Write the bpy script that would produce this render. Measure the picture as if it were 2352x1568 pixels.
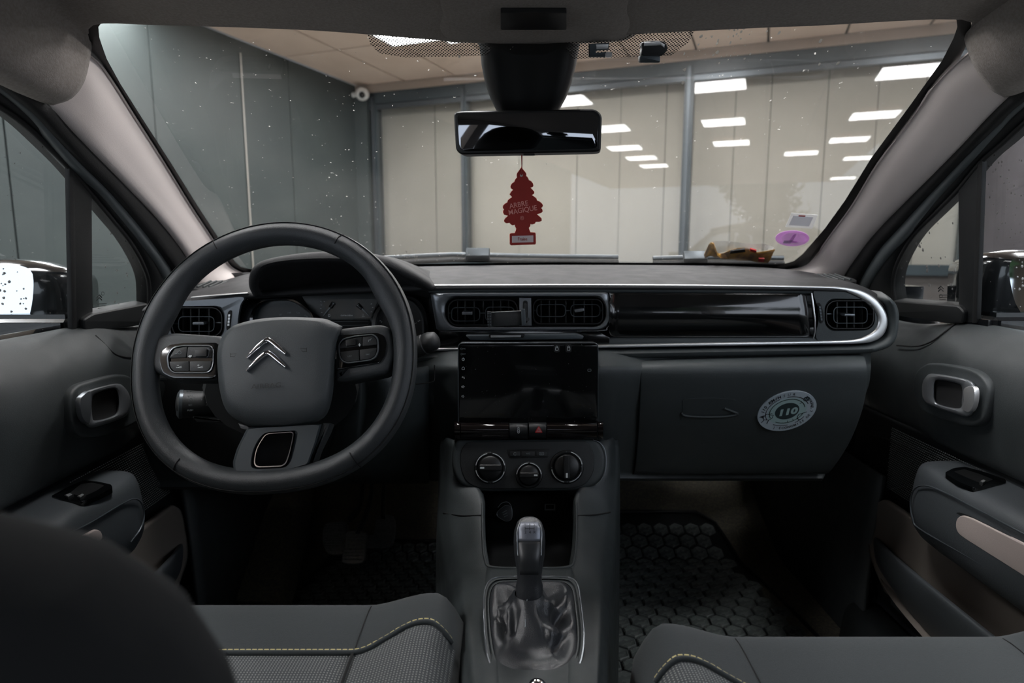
import bpy, bmesh, math, random
from mathutils import Vector, Matrix
random.seed(7)
PI = math.pi
for o in list(bpy.data.objects):
    bpy.data.objects.remove(o)
SC = bpy.context.scene
COL = SC.collection

# ------------------------------------------------------------------ camera
F = 1470.0                                   # focal length in pixels of the 2352 x 1568 frame
TH = math.atan(216 / F)                      # pitched down
CT, ST = math.cos(TH), math.sin(TH)
CAM = Vector((0.0, 0.0, 1.22))
cd = bpy.data.cameras.new('camera')
cam = bpy.data.objects.new('camera', cd)
COL.objects.link(cam)
cd.sensor_width = 36.0
cd.sensor_fit = 'HORIZONTAL'
cd.lens = 36.0 * F / 2352.0
cd.clip_start = 0.02
cam.location = CAM
cam.rotation_euler = (PI / 2 - TH, 0, 0)
cd.dof.use_dof = True
cd.dof.focus_distance = 0.88
cd.dof.aperture_fstop = 5.5
SC.camera = cam

# ------------------------------------------------------------------ world, exposure
W = bpy.data.worlds.new('overcast_sky')
SC.world = W
W.use_nodes = True
bg = W.node_tree.nodes['Background']
bg.inputs[0].default_value = (0.80, 0.88, 1.0, 1)
bg.inputs[1].default_value = 3.0
SC.view_settings.view_transform = 'Standard'
SC.view_settings.look = 'None'
SC.view_settings.exposure = -0.05
SC.cycles.diffuse_bounces = 4                # dark cabin: let the light bounce on
SC.cycles.max_bounces = 8
SC.cycles.glossy_bounces = 4
SC.cycles.transparent_max_bounces = 12
SC.view_settings.gamma = 1.0
SC.view_settings.use_curve_mapping = False
LAMP = 48.0                                   # radiance of the ceiling panels

# ------------------------------------------------------------------ pixel -> place
def ray(px, py):
    a = (px - 1176) / F
    b = (784 - py) / F
    return Vector((a, CT + b * ST, -ST + b * CT))
def P(px, py, Y):
    d = ray(px, py)
    return CAM + d * (Y / d.y)
def PX(px, py, X):
    d = ray(px, py)
    return CAM + d * (X / d.x)
def PZ(px, py, z):
    d = ray(px, py)
    return CAM + d * (z / d.z)
def V(x, y, z):                               # metres from the camera position
    return CAM + Vector((x, y, z))

class Pl:
    """A plane with a frame: u to the right, v up, n out of it."""
    def __init__(self, o, n, up=(0, 0, 1)):
        self.o = Vector(o); self.n = Vector(n).normalized()
        self.u = Vector(up).cross(self.n).normalized()
        self.v = self.n.cross(self.u)
    def pt(self, px, py, h=0.0):
        d = ray(px, py)
        t = (self.o + self.n * h - CAM).dot(self.n) / d.dot(self.n)
        return CAM + d * t
    def at(self, x, y, h=0.0):
        return self.o + self.u * x + self.v * y + self.n * h
    def loc(self, px, py, h=0.0):
        q = self.pt(px, py, h) - self.o
        return q.dot(self.u), q.dot(self.v)
    def m(self, px, py):                      # metres per pixel there
        return (self.pt(px + 1, py) - self.pt(px, py)).length
    def shifted(self, h):
        q = Pl(self.o + self.n * h, self.n); q.u = self.u; q.v = self.v
        return q

# ------------------------------------------------------------------ outlines
def rr(x0, y0, x1, y1, r, n=6):
    pts = []
    for cx, cy, a0 in ((x1 - r, y0 + r, -90), (x1 - r, y1 - r, 0), (x0 + r, y1 - r, 90), (x0 + r, y0 + r, 180)):
        for i in range(n + 1):
            a = math.radians(a0 + 90 * i / n)
            pts.append((cx + r * math.cos(a), cy + r * math.sin(a)))
    return pts
def rpoly(pts, r, n=5):
    out = []
    N = len(pts)
    for i in range(N):
        p = Vector(pts[i]); a = Vector(pts[i - 1]); b = Vector(pts[(i + 1) % N])
        rad = r[i] if isinstance(r, (list, tuple)) else r
        da = (a - p); db = (b - p)
        k = min(rad, da.length * .48, db.length * .48)
        s = p + da.normalized() * k; e = p + db.normalized() * k
        for j in range(n + 1):
            t = j / n
            out.append(tuple(s * (1 - t) ** 2 + p * 2 * t * (1 - t) + e * t * t))
    return out
def ell(cx, cy, rx, ry, n=40, rot=0, a0=0, a1=360):
    c, s = math.cos(math.radians(rot)), math.sin(math.radians(rot))
    full = abs(a1 - a0) >= 360
    pts = []
    for i in range(n if full else n + 1):
        a = math.radians(a0 + (a1 - a0) * i / n)
        x, y = rx * math.cos(a), ry * math.sin(a)
        pts.append((cx + x * c - y * s, cy + x * s + y * c))
    return pts
def crv(pts, n=6, closed=False):
    """Catmull-Rom through pts (tuples or vectors)."""
    V3 = [Vector(p) for p in pts]
    N = len(V3); out = []
    for i in range(N if closed else N - 1):
        if closed:
            p0, p1, p2, p3 = V3[i - 1], V3[i], V3[(i + 1) % N], V3[(i + 2) % N]
        else:
            p1, p2 = V3[i], V3[i + 1]
            p0 = V3[i - 1] if i else p1 * 2 - p2
            p3 = V3[i + 2] if i + 2 < N else p2 * 2 - p1
        for j in range(n):
            t = j / n
            out.append(((p1 * 2) + (p2 - p0) * t + (p0 * 2 - p1 * 5 + p2 * 4 - p3) * t * t + (p1 * 3 - p0 - p2 * 3 + p3) * t ** 3) * .5)
    if not closed:
        out.append(V3[-1])
    return out
def resample(pts, N, closed=True):
    v = [Vector(p) for p in pts]
    if closed:
        c = sum(v, v[0] * 0) / len(v)
        v = v + [v[0]]
    L = [0]
    for i in range(1, len(v)):
        L.append(L[-1] + (v[i] - v[i - 1]).length)
    def at(s):
        for i in range(1, len(v)):
            if s <= L[i] + 1e-12:
                d = L[i] - L[i - 1]
                return v[i - 1].lerp(v[i], (s - L[i - 1]) / d if d > 1e-12 else 0)
        return v[-1].copy()
    if not closed:
        return [at(L[-1] * i / (N - 1)) for i in range(N)]
    best, s0 = 9, 0
    for k in range(400):
        q = at(L[-1] * k / 400) - c
        a = abs(math.atan2(q.y, q.x))
        if a < best:
            best, s0 = a, L[-1] * k / 400
    res = [at((s0 + L[-1] * i / N) % L[-1]) for i in range(N)]
    ar = sum(res[i].x * res[(i + 1) % N].y - res[(i + 1) % N].x * res[i].y for i in range(N))
    if ar < 0:
        res = [res[0]] + res[:0:-1]
    return res

# ------------------------------------------------------------------ objects
def set_parent(o, parent):
    if parent is not None:
        o.parent = parent
        o.matrix_parent_inverse = Matrix.Translation(-parent.location) if parent.type == 'EMPTY' else Matrix.Identity(4)
def tag(o, label=None, cat=None, group=None, kind=None):
    for k, x in (('label', label), ('category', cat), ('group', group), ('kind', kind)):
        if x: o[k] = x
    return o
def thing(name, label, cat, loc, group=None):
    o = bpy.data.objects.new(name, None)
    o.empty_display_size = .02
    COL.objects.link(o); o.location = loc
    return tag(o, label, cat, group)
def mesh(name, verts, faces, mat, parent=None, smooth=35, flip=False):
    me = bpy.data.meshes.new(name)
    me.from_pydata([tuple(v) for v in verts], [], [tuple(f)[::-1] for f in faces] if flip else faces)
    me.validate()
    return finish(name, me, mat, parent, smooth)
def finish(name, me, mat, parent=None, smooth=35):
    if mat is not None:
        me.materials.append(mat)
    if smooth:
        for p in me.polygons: p.use_smooth = True
        try: me.set_sharp_from_angle(angle=math.radians(smooth))
        except Exception: pass
    me.update()
    o = bpy.data.objects.new(name, me)
    COL.objects.link(o)
    set_parent(o, parent)
    return o
def fixn(bm):
    bmesh.ops.recalc_face_normals(bm, faces=bm.faces)
def bm_obj(name, bm, mat, parent=None, smooth=35, recalc=True):
    if recalc: fixn(bm)
    me = bpy.data.meshes.new(name)
    bm.to_mesh(me); bm.free()
    return finish(name, me, mat, parent, smooth)
def inst(name, me, M, parent):
    o = bpy.data.objects.new(name, me)
    COL.objects.link(o)
    set_parent(o, parent)
    o.matrix_basis = M
    return o
def solidify(o, t, off=1):
    m = o.modifiers.new('thick', 'SOLIDIFY'); m.thickness = t; m.offset = off
    return o

def prism(name, top, n, depth, mat, parent=None, bevel=0.0, seg=2, smooth=35):
    """top: list of points of the visible face; extruded back along -n."""
    bm = bmesh.new()
    a = [bm.verts.new(p) for p in top]
    b = [bm.verts.new(Vector(p) - n * depth) for p in top]
    f = bm.faces.new(a); bm.faces.new(b[::-1])
    N = len(a)
    for i in range(N):
        bm.faces.new((a[i], b[i], b[(i + 1) % N], a[(i + 1) % N]))
    fixn(bm)
    if bevel > 0:
        es = [e for e in bm.edges if e.verts[0] in a and e.verts[1] in a]
        bmesh.ops.bevel(bm, geom=es, offset=bevel, segments=seg, affect='EDGES', profile=.6)
    return bm_obj(name, bm, mat, parent, smooth)
def slab(name, pl, outline, h0, h1, mat, parent=None, bevel=0.0, seg=2, smooth=35):
    return prism(name, [pl.pt(x, y, h1) for x, y in outline], pl.n, h1 - h0, mat, parent, bevel, seg, smooth)
def frame(name, pl, outer, inner, prof, mat, parent=None, N=64, smooth=40):
    """A ring between two outlines; prof = [(t outer->inner, h)], closed round."""
    A = resample(outer, N); B = resample(inner, N)
    verts, faces = [], []
    K = len(prof)
    for i in range(N):
        for t, h in prof:
            q = A[i].lerp(B[i], t)
            verts.append(pl.pt(q.x, q.y, h))
    for i in range(N):
        for k in range(K):
            faces.append((i * K + k, i * K + (k + 1) % K, ((i + 1) % N) * K + (k + 1) % K, ((i + 1) % N) * K + k))
    bm = bmesh.new()
    vs = [bm.verts.new(v) for v in verts]
    for f in faces: bm.faces.new([vs[i] for i in f])
    return bm_obj(name, bm, mat, parent, smooth)
def band(h0, h1, r=.25):                      # rounded frame profile
    m = h0 + (h1 - h0) * .55
    return [(0, h0), (0, m), (r * .35, h1 - (h1 - m) * .25), (r, h1), (1 - r, h1), (1 - r * .35, h1 - (h1 - m) * .25), (1, m), (1, h0)]
def ribbon(name, A, B, n, h, mat, parent=None, smooth=45, thick=.004):
    """Open strip between 3-D polylines A and B, domed by h along n."""
    N = len(A); prof = [(0, -thick), (0, 0), (.12, h * .7), (.3, h), (.7, h), (.88, h * .7), (1, 0), (1, -thick)]
    K = len(prof); bm = bmesh.new(); R = []
    for a, b in zip(A, B):
        a = Vector(a); b = Vector(b)
        R.append([bm.verts.new(a.lerp(b, t) + n * k) for t, k in prof])
    for i in range(N - 1):
        for k in range(K):
            bm.faces.new((R[i][k], R[i][(k + 1) % K], R[i + 1][(k + 1) % K], R[i + 1][k]))
    bm.faces.new(R[0]); bm.faces.new(R[-1][::-1])
    return bm_obj(name, bm, mat, parent, smooth)
def loft(name, rings, mat, parent=None, closed=True, caps=True, smooth=50):
    bm = bmesh.new()
    R = [[bm.verts.new(p) for p in r] for r in rings]
    n = len(R[0])
    for i in range(len(R) - 1):
        for k in range(n if closed else n - 1):
            try: bm.faces.new((R[i][k], R[i][(k + 1) % n], R[i + 1][(k + 1) % n], R[i + 1][k]))
            except ValueError: pass
    if caps and closed:
        bm.faces.new(R[0][::-1]); bm.faces.new(R[-1])
    return bm_obj(name, bm, mat, parent, smooth)
def patch(name, rows, mat, parent=None, nu=4, nv=4, thick=0.0, off=1, smooth=60, flip=False):
    """Smooth sheet through a grid of control points."""
    fine = [crv(r, nu) for r in rows]
    cols = [crv([f[i] for f in fine], nv) for i in range(len(fine[0]))]
    nx, ny = len(cols), len(cols[0])
    verts = [cols[i][j] for j in range(ny) for i in range(nx)]
    faces = [(j * nx + i, j * nx + i + 1, (j + 1) * nx + i + 1, (j + 1) * nx + i) for j in range(ny - 1) for i in range(nx - 1)]
    tot = 0.0                                   # faces look at the camera's side, thickness goes the other way
    for f_ in faces:
        a_, b_, c_, d_ = (verts[k] for k in f_)
        tot += (c_ - a_).cross(d_ - b_).dot(CAM - a_)
    o = mesh(name, verts, faces, mat, parent, smooth, (tot < 0) != flip)
    if thick: solidify(o, thick, off)
    return o
def tube(name, pts, r, mat, parent=None, closed=False, seg=10, smooth=60, caps=True, flat=None):
    """flat=(n, k): squash along n by k."""
    pts = [Vector(p) for p in pts]; N = len(pts)
    bm = bmesh.new(); R = []
    up = None
    for i in range(N):
        a = pts[i - 1] if (closed or i) else pts[i]
        b = pts[(i + 1) % N] if (closed or i < N - 1) else pts[i]
        t = (b - a).normalized()
        if up is None:
            up = Vector((0, 0, 1)) if abs(t.z) < .9 else Vector((1, 0, 0))
            if flat: up = flat[0]
        up = (up - t * up.dot(t)).normalized()
        if flat: up = (flat[0] - t * flat[0].dot(t)).normalized()
        s = t.cross(up)
        rad = r[i] if isinstance(r, (list, tuple)) else r
        k = flat[1] if flat else 1
        R.append([bm.verts.new(pts[i] + (up * math.sin(2 * PI * j / seg) * k + s * math.cos(2 * PI * j / seg)) * rad) for j in range(seg)])
    for i in range(N if closed else N - 1):
        for j in range(seg):
            bm.faces.new((R[i][j], R[i][(j + 1) % seg], R[(i + 1) % N][(j + 1) % seg], R[(i + 1) % N][j]))
    if caps and not closed:
        bm.faces.new(R[0]); bm.faces.new(R[-1][::-1])
    return bm_obj(name, bm, mat, parent, smooth)
def box(name, c, s, mat, parent=None, R=None, bevel=0.0, seg=2):
    bm = bmesh.new()
    bmesh.ops.create_cube(bm, size=1)
    M = Matrix.Translation(c) @ (R.to_4x4() if R else Matrix.Identity(4)) @ Matrix.Diagonal((s[0], s[1], s[2], 1))
    bm.transform(M)
    if bevel: bmesh.ops.bevel(bm, geom=list(bm.edges), offset=bevel, segments=seg, affect='EDGES')
    return bm_obj(name, bm, mat, parent)
def ball(name, c, r, mat, parent=None, R=None, seg=20):
    bm = bmesh.new()
    bmesh.ops.create_uvsphere(bm, u_segments=seg, v_segments=seg // 2, radius=1)
    bm.transform(Matrix.Translation(c) @ (R.to_4x4() if R else Matrix.Identity(4)) @ Matrix.Diagonal((r[0], r[1], r[2], 1)))
    return bm_obj(name, bm, mat, parent, 80)
def text(name, s, pl, px, py, size, mat, parent=None, h=.0006, rot=0, sx=1.0, bold=0.0, shear=0.0, align='CENTER', metres=False, thick=.0002):
    """Lettering lying on a plane; size in pixels of cap height."""
    c = bpy.data.curves.new('lettering', 'FONT')
    c.body = s; c.align_x = align; c.align_y = 'CENTER'; c.offset = bold; c.shear = shear
    c.extrude = 0; c.resolution_u = 3
    t = bpy.data.objects.new('lettering', c)
    me = bpy.data.meshes.new_from_object(t)
    bpy.data.objects.remove(t); bpy.data.curves.remove(c)
    k = size / .69 * (1 if metres else pl.m(px, py))
    o0 = pl.pt(px, py, h)
    cr, sr = math.cos(math.radians(rot)), math.sin(math.radians(rot))
    for v in me.vertices:
        x, y = v.co.x * k * sx, v.co.y * k
        v.co = o0 + pl.u * (x * cr - y * sr) + pl.v * (x * sr + y * cr)
    me.materials.clear()
    return finish(name, me, mat, parent, 0)
def stroke(name, pl, pts, w, mat, parent=None, h=.0006, closed=False):
    """A thin printed or engraved line on a plane, width in pixels."""
    k = pl.m(*pts[0]) * w * .5
    return tube(name, [pl.pt(x, y, h) for x, y in pts], k, mat, parent, closed, 6, flat=(pl.n, .35))

# ------------------------------------------------------------------ materials
def lin(c):
    return tuple((x / 255 / 12.92) if x / 255 <= .04045 else ((x / 255 + .055) / 1.055) ** 2.4 for x in c) + (1,)
def mat(name, rgb, rough=.5, metal=0.0, bump=None, vary=None, coat=0.0, spec=.5, emit=None, rvar=None, voronoi=False, sheen=0.0):
    m = bpy.data.materials.new(name); m.use_nodes = True
    nt = m.node_tree; b = nt.nodes['Principled BSDF']
    b.inputs['Base Color'].default_value = lin(rgb)
    b.inputs['Roughness'].default_value = rough
    b.inputs['Metallic'].default_value = metal
    b.inputs['Specular IOR Level'].default_value = spec
    b.inputs['Coat Weight'].default_value = coat
    b.inputs['Coat Roughness'].default_value = .03
    b.inputs['Sheen Weight'].default_value = sheen
    tc = nt.nodes.new('ShaderNodeTexCoord')
    if emit:
        b.inputs['Emission Color'].default_value = lin(emit[0]); b.inputs['Emission Strength'].default_value = emit[1]
    if bump:
        sc, st = bump
        tx = nt.nodes.new('ShaderNodeTexVoronoi' if voronoi else 'ShaderNodeTexNoise')
        tx.inputs['Scale'].default_value = sc
        nt.links.new(tc.outputs['Object'], tx.inputs['Vector'])
        bp = nt.nodes.new('ShaderNodeBump'); bp.inputs['Strength'].default_value = st; bp.inputs['Distance'].default_value = .001
        nt.links.new(tx.outputs[0], bp.inputs['Height']); nt.links.new(bp.outputs[0], b.inputs['Normal'])
    if vary:
        sc, rgb2, lo, hi = vary
        tx = nt.nodes.new('ShaderNodeTexNoise'); tx.inputs['Scale'].default_value = sc; tx.inputs['Detail'].default_value = 6
        nt.links.new(tc.outputs['Object'], tx.inputs['Vector'])
        r = nt.nodes.new('ShaderNodeValToRGB')
        r.color_ramp.elements[0].position = lo; r.color_ramp.elements[0].color = lin(rgb)
        r.color_ramp.elements[1].position = hi; r.color_ramp.elements[1].color = lin(rgb2)
        nt.links.new(tx.outputs[0], r.inputs[0]); nt.links.new(r.outputs[0], b.inputs['Base Color'])
    if rvar:
        sc, lo, hi = rvar
        tx = nt.nodes.new('ShaderNodeTexNoise'); tx.inputs['Scale'].default_value = sc
        nt.links.new(tc.outputs['Object'], tx.inputs['Vector'])
        mr = nt.nodes.new('ShaderNodeMapRange'); mr.inputs[1].default_value = .3; mr.inputs[2].default_value = .7
        mr.inputs[3].default_value = lo; mr.inputs[4].default_value = hi
        nt.links.new(tx.outputs[0], mr.inputs[0]); nt.links.new(mr.outputs[0], b.inputs['Roughness'])
    return m
def glass(name, tint=(235, 240, 238), f0=.04, dirt=0.0, drops=0.0, dscale=120, grime=0.0):
    """Thin pane: transparent with a facing-dependent reflection, specks of dirt and dried drops."""
    m = bpy.data.materials.new(name); m.use_nodes = True
    nt = m.node_tree; N = nt.nodes; L = nt.links
    for n in list(N): N.remove(n)
    out = N.new('ShaderNodeOutputMaterial')
    tr = N.new('ShaderNodeBsdfTransparent'); tr.inputs[0].default_value = lin(tint)
    gl = N.new('ShaderNodeBsdfGlossy'); gl.inputs['Roughness'].default_value = 0.0
    lw = N.new('ShaderNodeLayerWeight'); lw.inputs[0].default_value = .5
    pw = N.new('ShaderNodeMath'); pw.operation = 'POWER'; pw.inputs[1].default_value = 4.0
    ml = N.new('ShaderNodeMath'); ml.operation = 'MULTIPLY_ADD'; ml.inputs[1].default_value = .85; ml.inputs[2].default_value = f0; ml.use_clamp = True
    L.new(lw.outputs['Facing'], pw.inputs[0]); L.new(pw.outputs[0], ml.inputs[0])
    mx = N.new('ShaderNodeMixShader')
    L.new(ml.outputs[0], mx.inputs[0]); L.new(tr.outputs[0], mx.inputs[1]); L.new(gl.outputs[0], mx.inputs[2])
    last = mx
    tc = N.new('ShaderNodeTexCoord')
    def speck(scale, lo, hi, amount, sh):
        nonlocal last
        t = N.new('ShaderNodeTexNoise'); t.inputs['Scale'].default_value = scale; t.inputs['Detail'].default_value = 3
        L.new(tc.outputs['Object'], t.inputs['Vector'])
        mr = N.new('ShaderNodeMapRange'); mr.inputs[1].default_value = lo; mr.inputs[2].default_value = hi; mr.inputs[4].default_value = amount
        L.new(t.outputs[0], mr.inputs[0])
        m2 = N.new('ShaderNodeMixShader'); L.new(mr.outputs[0], m2.inputs[0]); L.new(last.outputs[0], m2.inputs[1]); L.new(sh.outputs[0], m2.inputs[2])
        last = m2
    if dirt:
        df = N.new('ShaderNodeBsdfDiffuse'); df.inputs[0].default_value = lin((215, 212, 205))
        tl = N.new('ShaderNodeBsdfTranslucent'); tl.inputs[0].default_value = lin((225, 222, 215))
        ad = N.new('ShaderNodeMixShader'); L.new(df.outputs[0], ad.inputs[1]); L.new(tl.outputs[0], ad.inputs[2])
        speck(dscale, .70, .76, dirt, ad)
        if grime: speck(3.0, .35, .8, grime, ad)
    L.new(last.outputs[0], out.inputs[0])
    return m

MT = {}
MT['dash'] = mat('dash_plastic', (48, 53, 54), .50, bump=(1400, .35), rvar=(40, .46, .56))
MT['dash_top'] = mat('dash_top_plastic', (46, 46, 47), .62, bump=(1100, .7), rvar=(30, .58, .68), spec=.25)
MT['door'] = mat('door_plastic', (54, 58, 59), .48, bump=(1300, .4), rvar=(30, .44, .56))
MT['dark'] = mat('black_plastic', (26, 28, 29), .5, bump=(1300, .3))
MT['black'] = mat('deep_black_plastic', (10, 11, 12), .45)
MT['void'] = mat('unlit_cavity', (5, 5, 6), .8)
MT['gloss'] = mat('piano_black', (7, 8, 9), .12, coat=.6, rvar=(12, .08, .2), vary=(900, (60, 62, 64), .74, .80))
MT['screen'] = mat('screen_glass', (8, 9, 10), .09, coat=.3, rvar=(25, .06, .16), vary=(420, (120, 124, 124), .70, .78))
MT['satin'] = mat('satin_grey_trim', (120, 124, 128), .34, metal=.75, bump=(1200, .1))
MT['chrome'] = mat('bright_chrome', (225, 225, 230), .08, metal=1.0)
MT['silver'] = mat('brushed_silver', (236, 236, 236), .36, metal=.9, bump=(900, .1))
MT['graphite'] = mat('graphite_metal', (78, 84, 88), .36, metal=.55)
MT['rubber'] = mat('black_rubber', (20, 21, 22), .6, bump=(700, .3))
MT['leather'] = mat('soft_grip_leather', (48, 51, 53), .40, bump=(1500, .4))
MT['boot'] = mat('gaiter_leather', (46, 48, 51), .30, bump=(1100, .25), voronoi=True)
MT['airbag'] = mat('airbag_plastic', (63, 67, 69), .46, bump=(1500, .45))
MT['pillar'] = mat('pillar_trim', (216, 206, 202), .6, bump=(900, .2))
MT['roof'] = mat('headliner_fabric', (150, 142, 136), .9, bump=(600, .5), vary=(300, (136, 128, 122), .35, .65), sheen=.1)
MT['carpet'] = mat('carpet_pile', (92, 90, 82), .95, bump=(420, 1.0), vary=(180, (122, 115, 98), .4, .7))
MT['fabric'] = mat('seat_plain_fabric', (41, 47, 49), .9, bump=(1500, .5), sheen=.15)
MT['print'] = mat('white_print', (196, 200, 200), .5)
MT['dim'] = mat('dim_print', (120, 126, 128), .5)
MT['ink'] = mat('black_print', (12, 14, 16), .6)
MT['red'] = mat('red_print', (176, 34, 36), .45)
MT['paint'] = mat('car_paint_black', (14, 16, 18), .16, coat=.8)
MT['flange'] = mat('painted_flange', (104, 110, 112), .4, metal=.3)
MT['mirror'] = mat('mirror_glass', (200, 206, 210), .02, metal=1.0)
MT['pane'] = glass('side_glass', (228, 231, 231), .04, dirt=.2, dscale=210)
MT['shield'] = glass('windshield_glass', (238, 238, 237), .035, dirt=.55, dscale=150, grime=.05)
MT['shell'] = mat('painted_steel', (30, 31, 33), .5)
# ================================================================== the hall around the car
PH = math.radians(21.2)
RR = Vector((math.cos(PH), -math.sin(PH), 0)); RN = Vector((-math.sin(PH), -math.cos(PH), 0))
WALL_IN = .30                               # the glazing stands this far in front of the ceiling's end
RC = V(-1.593, 7.7, 0) + RN * WALL_IN
HG = 1.75 - .085                             # head of the glazing, under a soffit
HC, HF = 1.75, -1.22                       # ceiling and floor from eye level
RW, RD = 5.85, 13.5
G = Pl(RC, RN)                              # glazed end wall
LW = Pl(RC, RR)                             # left wall (its normal looks into the room)
def rm(s, d, z=0.0):                        # s along the glazing, d into the room
    return RC + RR * s + RN * d + Vector((0, 0, z))
RROT = Matrix((RR, -RN, Vector((0, 0, 1)))).transposed()   # columns r, -n, z
def rbox(name, s, d, z, sz, m, parent=None, bevel=0):
    return box(name, rm(s, d, z), sz, m, parent, RROT, bevel)
MT['wall'] = mat('wall_panel_grey', (62, 70, 69), .6, vary=(1.4, (53, 61, 61), .35, .7))
MT['wall_r'] = mat('right_wall_grey', (84, 80, 84), .7, vary=(3, (70, 66, 70), .3, .7))
MT['tile'] = mat('ceiling_tile', (230, 208, 190), .9, bump=(60, .4), vary=(2.5, (220, 197, 178), .3, .7))
MT['gridbar'] = mat('ceiling_grid', (150, 136, 124), .6)
MT['mull'] = mat('anthracite_frame', (52, 62, 66), .4, vary=(6, (44, 54, 58), .3, .7))
MT['blind'] = mat('roller_blind', (184, 183, 177), .8, vary=(1.2, (176, 175, 169), .35, .65))
MT['asphalt'] = mat('floor_concrete', (150, 149, 145), .6, vary=(2, (132, 131, 128), .3, .7))
MT['lamp'] = mat('lamp_diffuser', (255, 253, 246), .5, emit=((250, 250, 252), LAMP))
MT['lampframe'] = mat('lamp_frame', (225, 225, 222), .4)
MT['white'] = mat('white_plastic', (222, 222, 218), .4)
MT['conduit'] = mat('conduit_plastic', (150, 146, 138), .5)
MT['glazing'] = glass('hall_glazing', (232, 230, 226), .06)
MT['bark'] = mat('tree_bark', (70, 58, 46), .9)
MT['leaf'] = mat('tree_leaf', (58, 84, 44), .6, vary=(4, (38, 60, 32), .3, .7))

fl = mesh('floor', [rm(-14, -3, HF), rm(26, -3, HF), rm(26, 40, HF), rm(-14, 40, HF)], [(0, 1, 2, 3)], MT['asphalt'], None, 0)
tag(fl, kind='structure')
ce = rbox('ceiling', RW / 2, RD / 2, HC + .09, (RW + .4, RD + .4, .1), MT['gridbar']); tag(ce, kind='structure')
bmt = bmesh.new(); bmesh.ops.create_cube(bmt, size=1)
bmt.transform(Matrix.Diagonal((.578, 1.178, .02, 1)))
tile_o = bm_obj('ceiling_tile', bmt, MT['tile'], None)
tme = tile_o.data; bpy.data.objects.remove(tile_o)
R4 = RROT.to_4x4()
s = .32
while s < RW:
    d = .62
    while d < RD:
        inst('ceiling_tile', tme, Matrix.Translation(rm(s, d, HC + .012)) @ R4, ce)
        d += 1.2
    s += .6

# left wall of tall panels
LWD = 8.2
wl = rbox('wall_left', -.08, LWD / 2, (HC + HF) / 2, (.08, LWD, HC - HF), MT['mull']); tag(wl, kind='structure')
d = 0.0
k = 0
while d < LWD - .1:
    w = (1.15, 1.5, 1.05)[k % 3]
    rbox('wall_panel', -.02, d + w / 2, (HC + HF) / 2, (.05, w - .012, HC - HF), MT['wall'], wl)
    d += w; k += 1
a = LW.pt(548, 122); b = LW.pt(577, 600)
tube('cable_conduit', [a + RR * .02, a.lerp(b, .5) + RR * .02, b + RR * .02 + (b - a) * .8], .0065, MT['conduit'], wl, seg=8)
bw = rbox('baseboard_left', .0, LWD / 2, HF + .06, (.06, LWD, .12), MT['mull']); tag(bw, kind='structure')

wr = rbox('wall_right', RW + .06, 2.6, (HC + HF) / 2, (.12, 5.2, HC - HF), MT['wall_r']); tag(wr, kind='structure')

# glazed end wall
wb = thing('wall_back', None, None, rm(RW / 2, 0, HF)); wb['kind'] = 'structure'
zt = -.19
def gx(px, py=400):
    return G.loc(px, py)[0]
mul = [(gx(868), .16), (gx(1071), .16), (gx(1577), .20), (RW - .06, .14)]
for sx, w in mul:
    rbox('mullion', sx, .0, (HG + HF) / 2, (w * .42, .12, HG - HF), MT['mull'], wb, .006)
    rbox('mullion_cap', sx, .07, (HG + HF) / 2, (w * .16, .03, HG - HF - .1), MT['graphite'], wb, .004)
rbox('corner_post', gx(858) / 2, .02, (HG + HF) / 2, (gx(858), .16, HG - HF), MT['wall'], wb)
rbox('soffit', RW / 2, 0, (HC + HG) / 2, (RW, .14, HC - HG), MT['gridbar'], wb)
rbox('top_rail', RW / 2, 0, HG - .06, (RW, .12, .12), MT['mull'], wb, .006)
rbox('rail_lip', RW / 2, .03, HG - .15, (RW, .05, .05), MT['graphite'], wb, .004)
rbox('transom', RW / 2, 0, zt, (RW, .11, .09), MT['mull'], wb, .006)
rbox('bottom_rail', RW / 2, 0, HF + .06, (RW, .12, .12), MT['mull'], wb, .006)
ed = [0.0] + [m_[0] for m_ in mul]
for i in range(len(mul)):
    s0, s1 = ed[i] if i else .0, mul[i][0]
    if s1 - s0 < .1: continue
    for z0, z1 in ((zt, HG), (HF, zt)):
        mesh('pane', [rm(s0, .01, z0), rm(s1, .01, z0), rm(s1, .01, z1), rm(s0, .01, z1)], [(0, 1, 2, 3)], MT['glazing'], wb, 0)
MT['lowpanel'] = mat('lower_wall_panel', (112, 109, 110), .6)
for i in range(1, len(mul)):
    s0, s1 = mul[i - 1][0], mul[i][0]
    rbox('lower_panel', (s0 + s1) / 2, -.02, (zt + HF) / 2, (s1 - s0, .03, zt - HF), MT['lowpanel'], wb)
bl = thing('roller_blinds', 'pale vertical blind panels drawn behind the glazed end wall', 'blinds', rm(RW / 2, -.18, HF))
cuts = [-.3] + [gx(p) for p in (985, 1180, 1315, 1415, 1520, 1680, 1762, 1893, 2010, 2120)] + [RW + .3]
for i in range(len(cuts) - 1):
    w = cuts[i + 1] - cuts[i]
    rbox('blind_panel', (cuts[i] + cuts[i + 1]) / 2, -.16 - .004 * (i % 2), (HC + HF) / 2, (w - .006, .006, HC - HF), MT['blind'], bl)
bk = rbox('wall_outer', RW / 2, -.4, (HC + HF) / 2, (RW + 1, .1, HC - HF + .3), MT['mull']); tag(bk, kind='structure')

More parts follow.
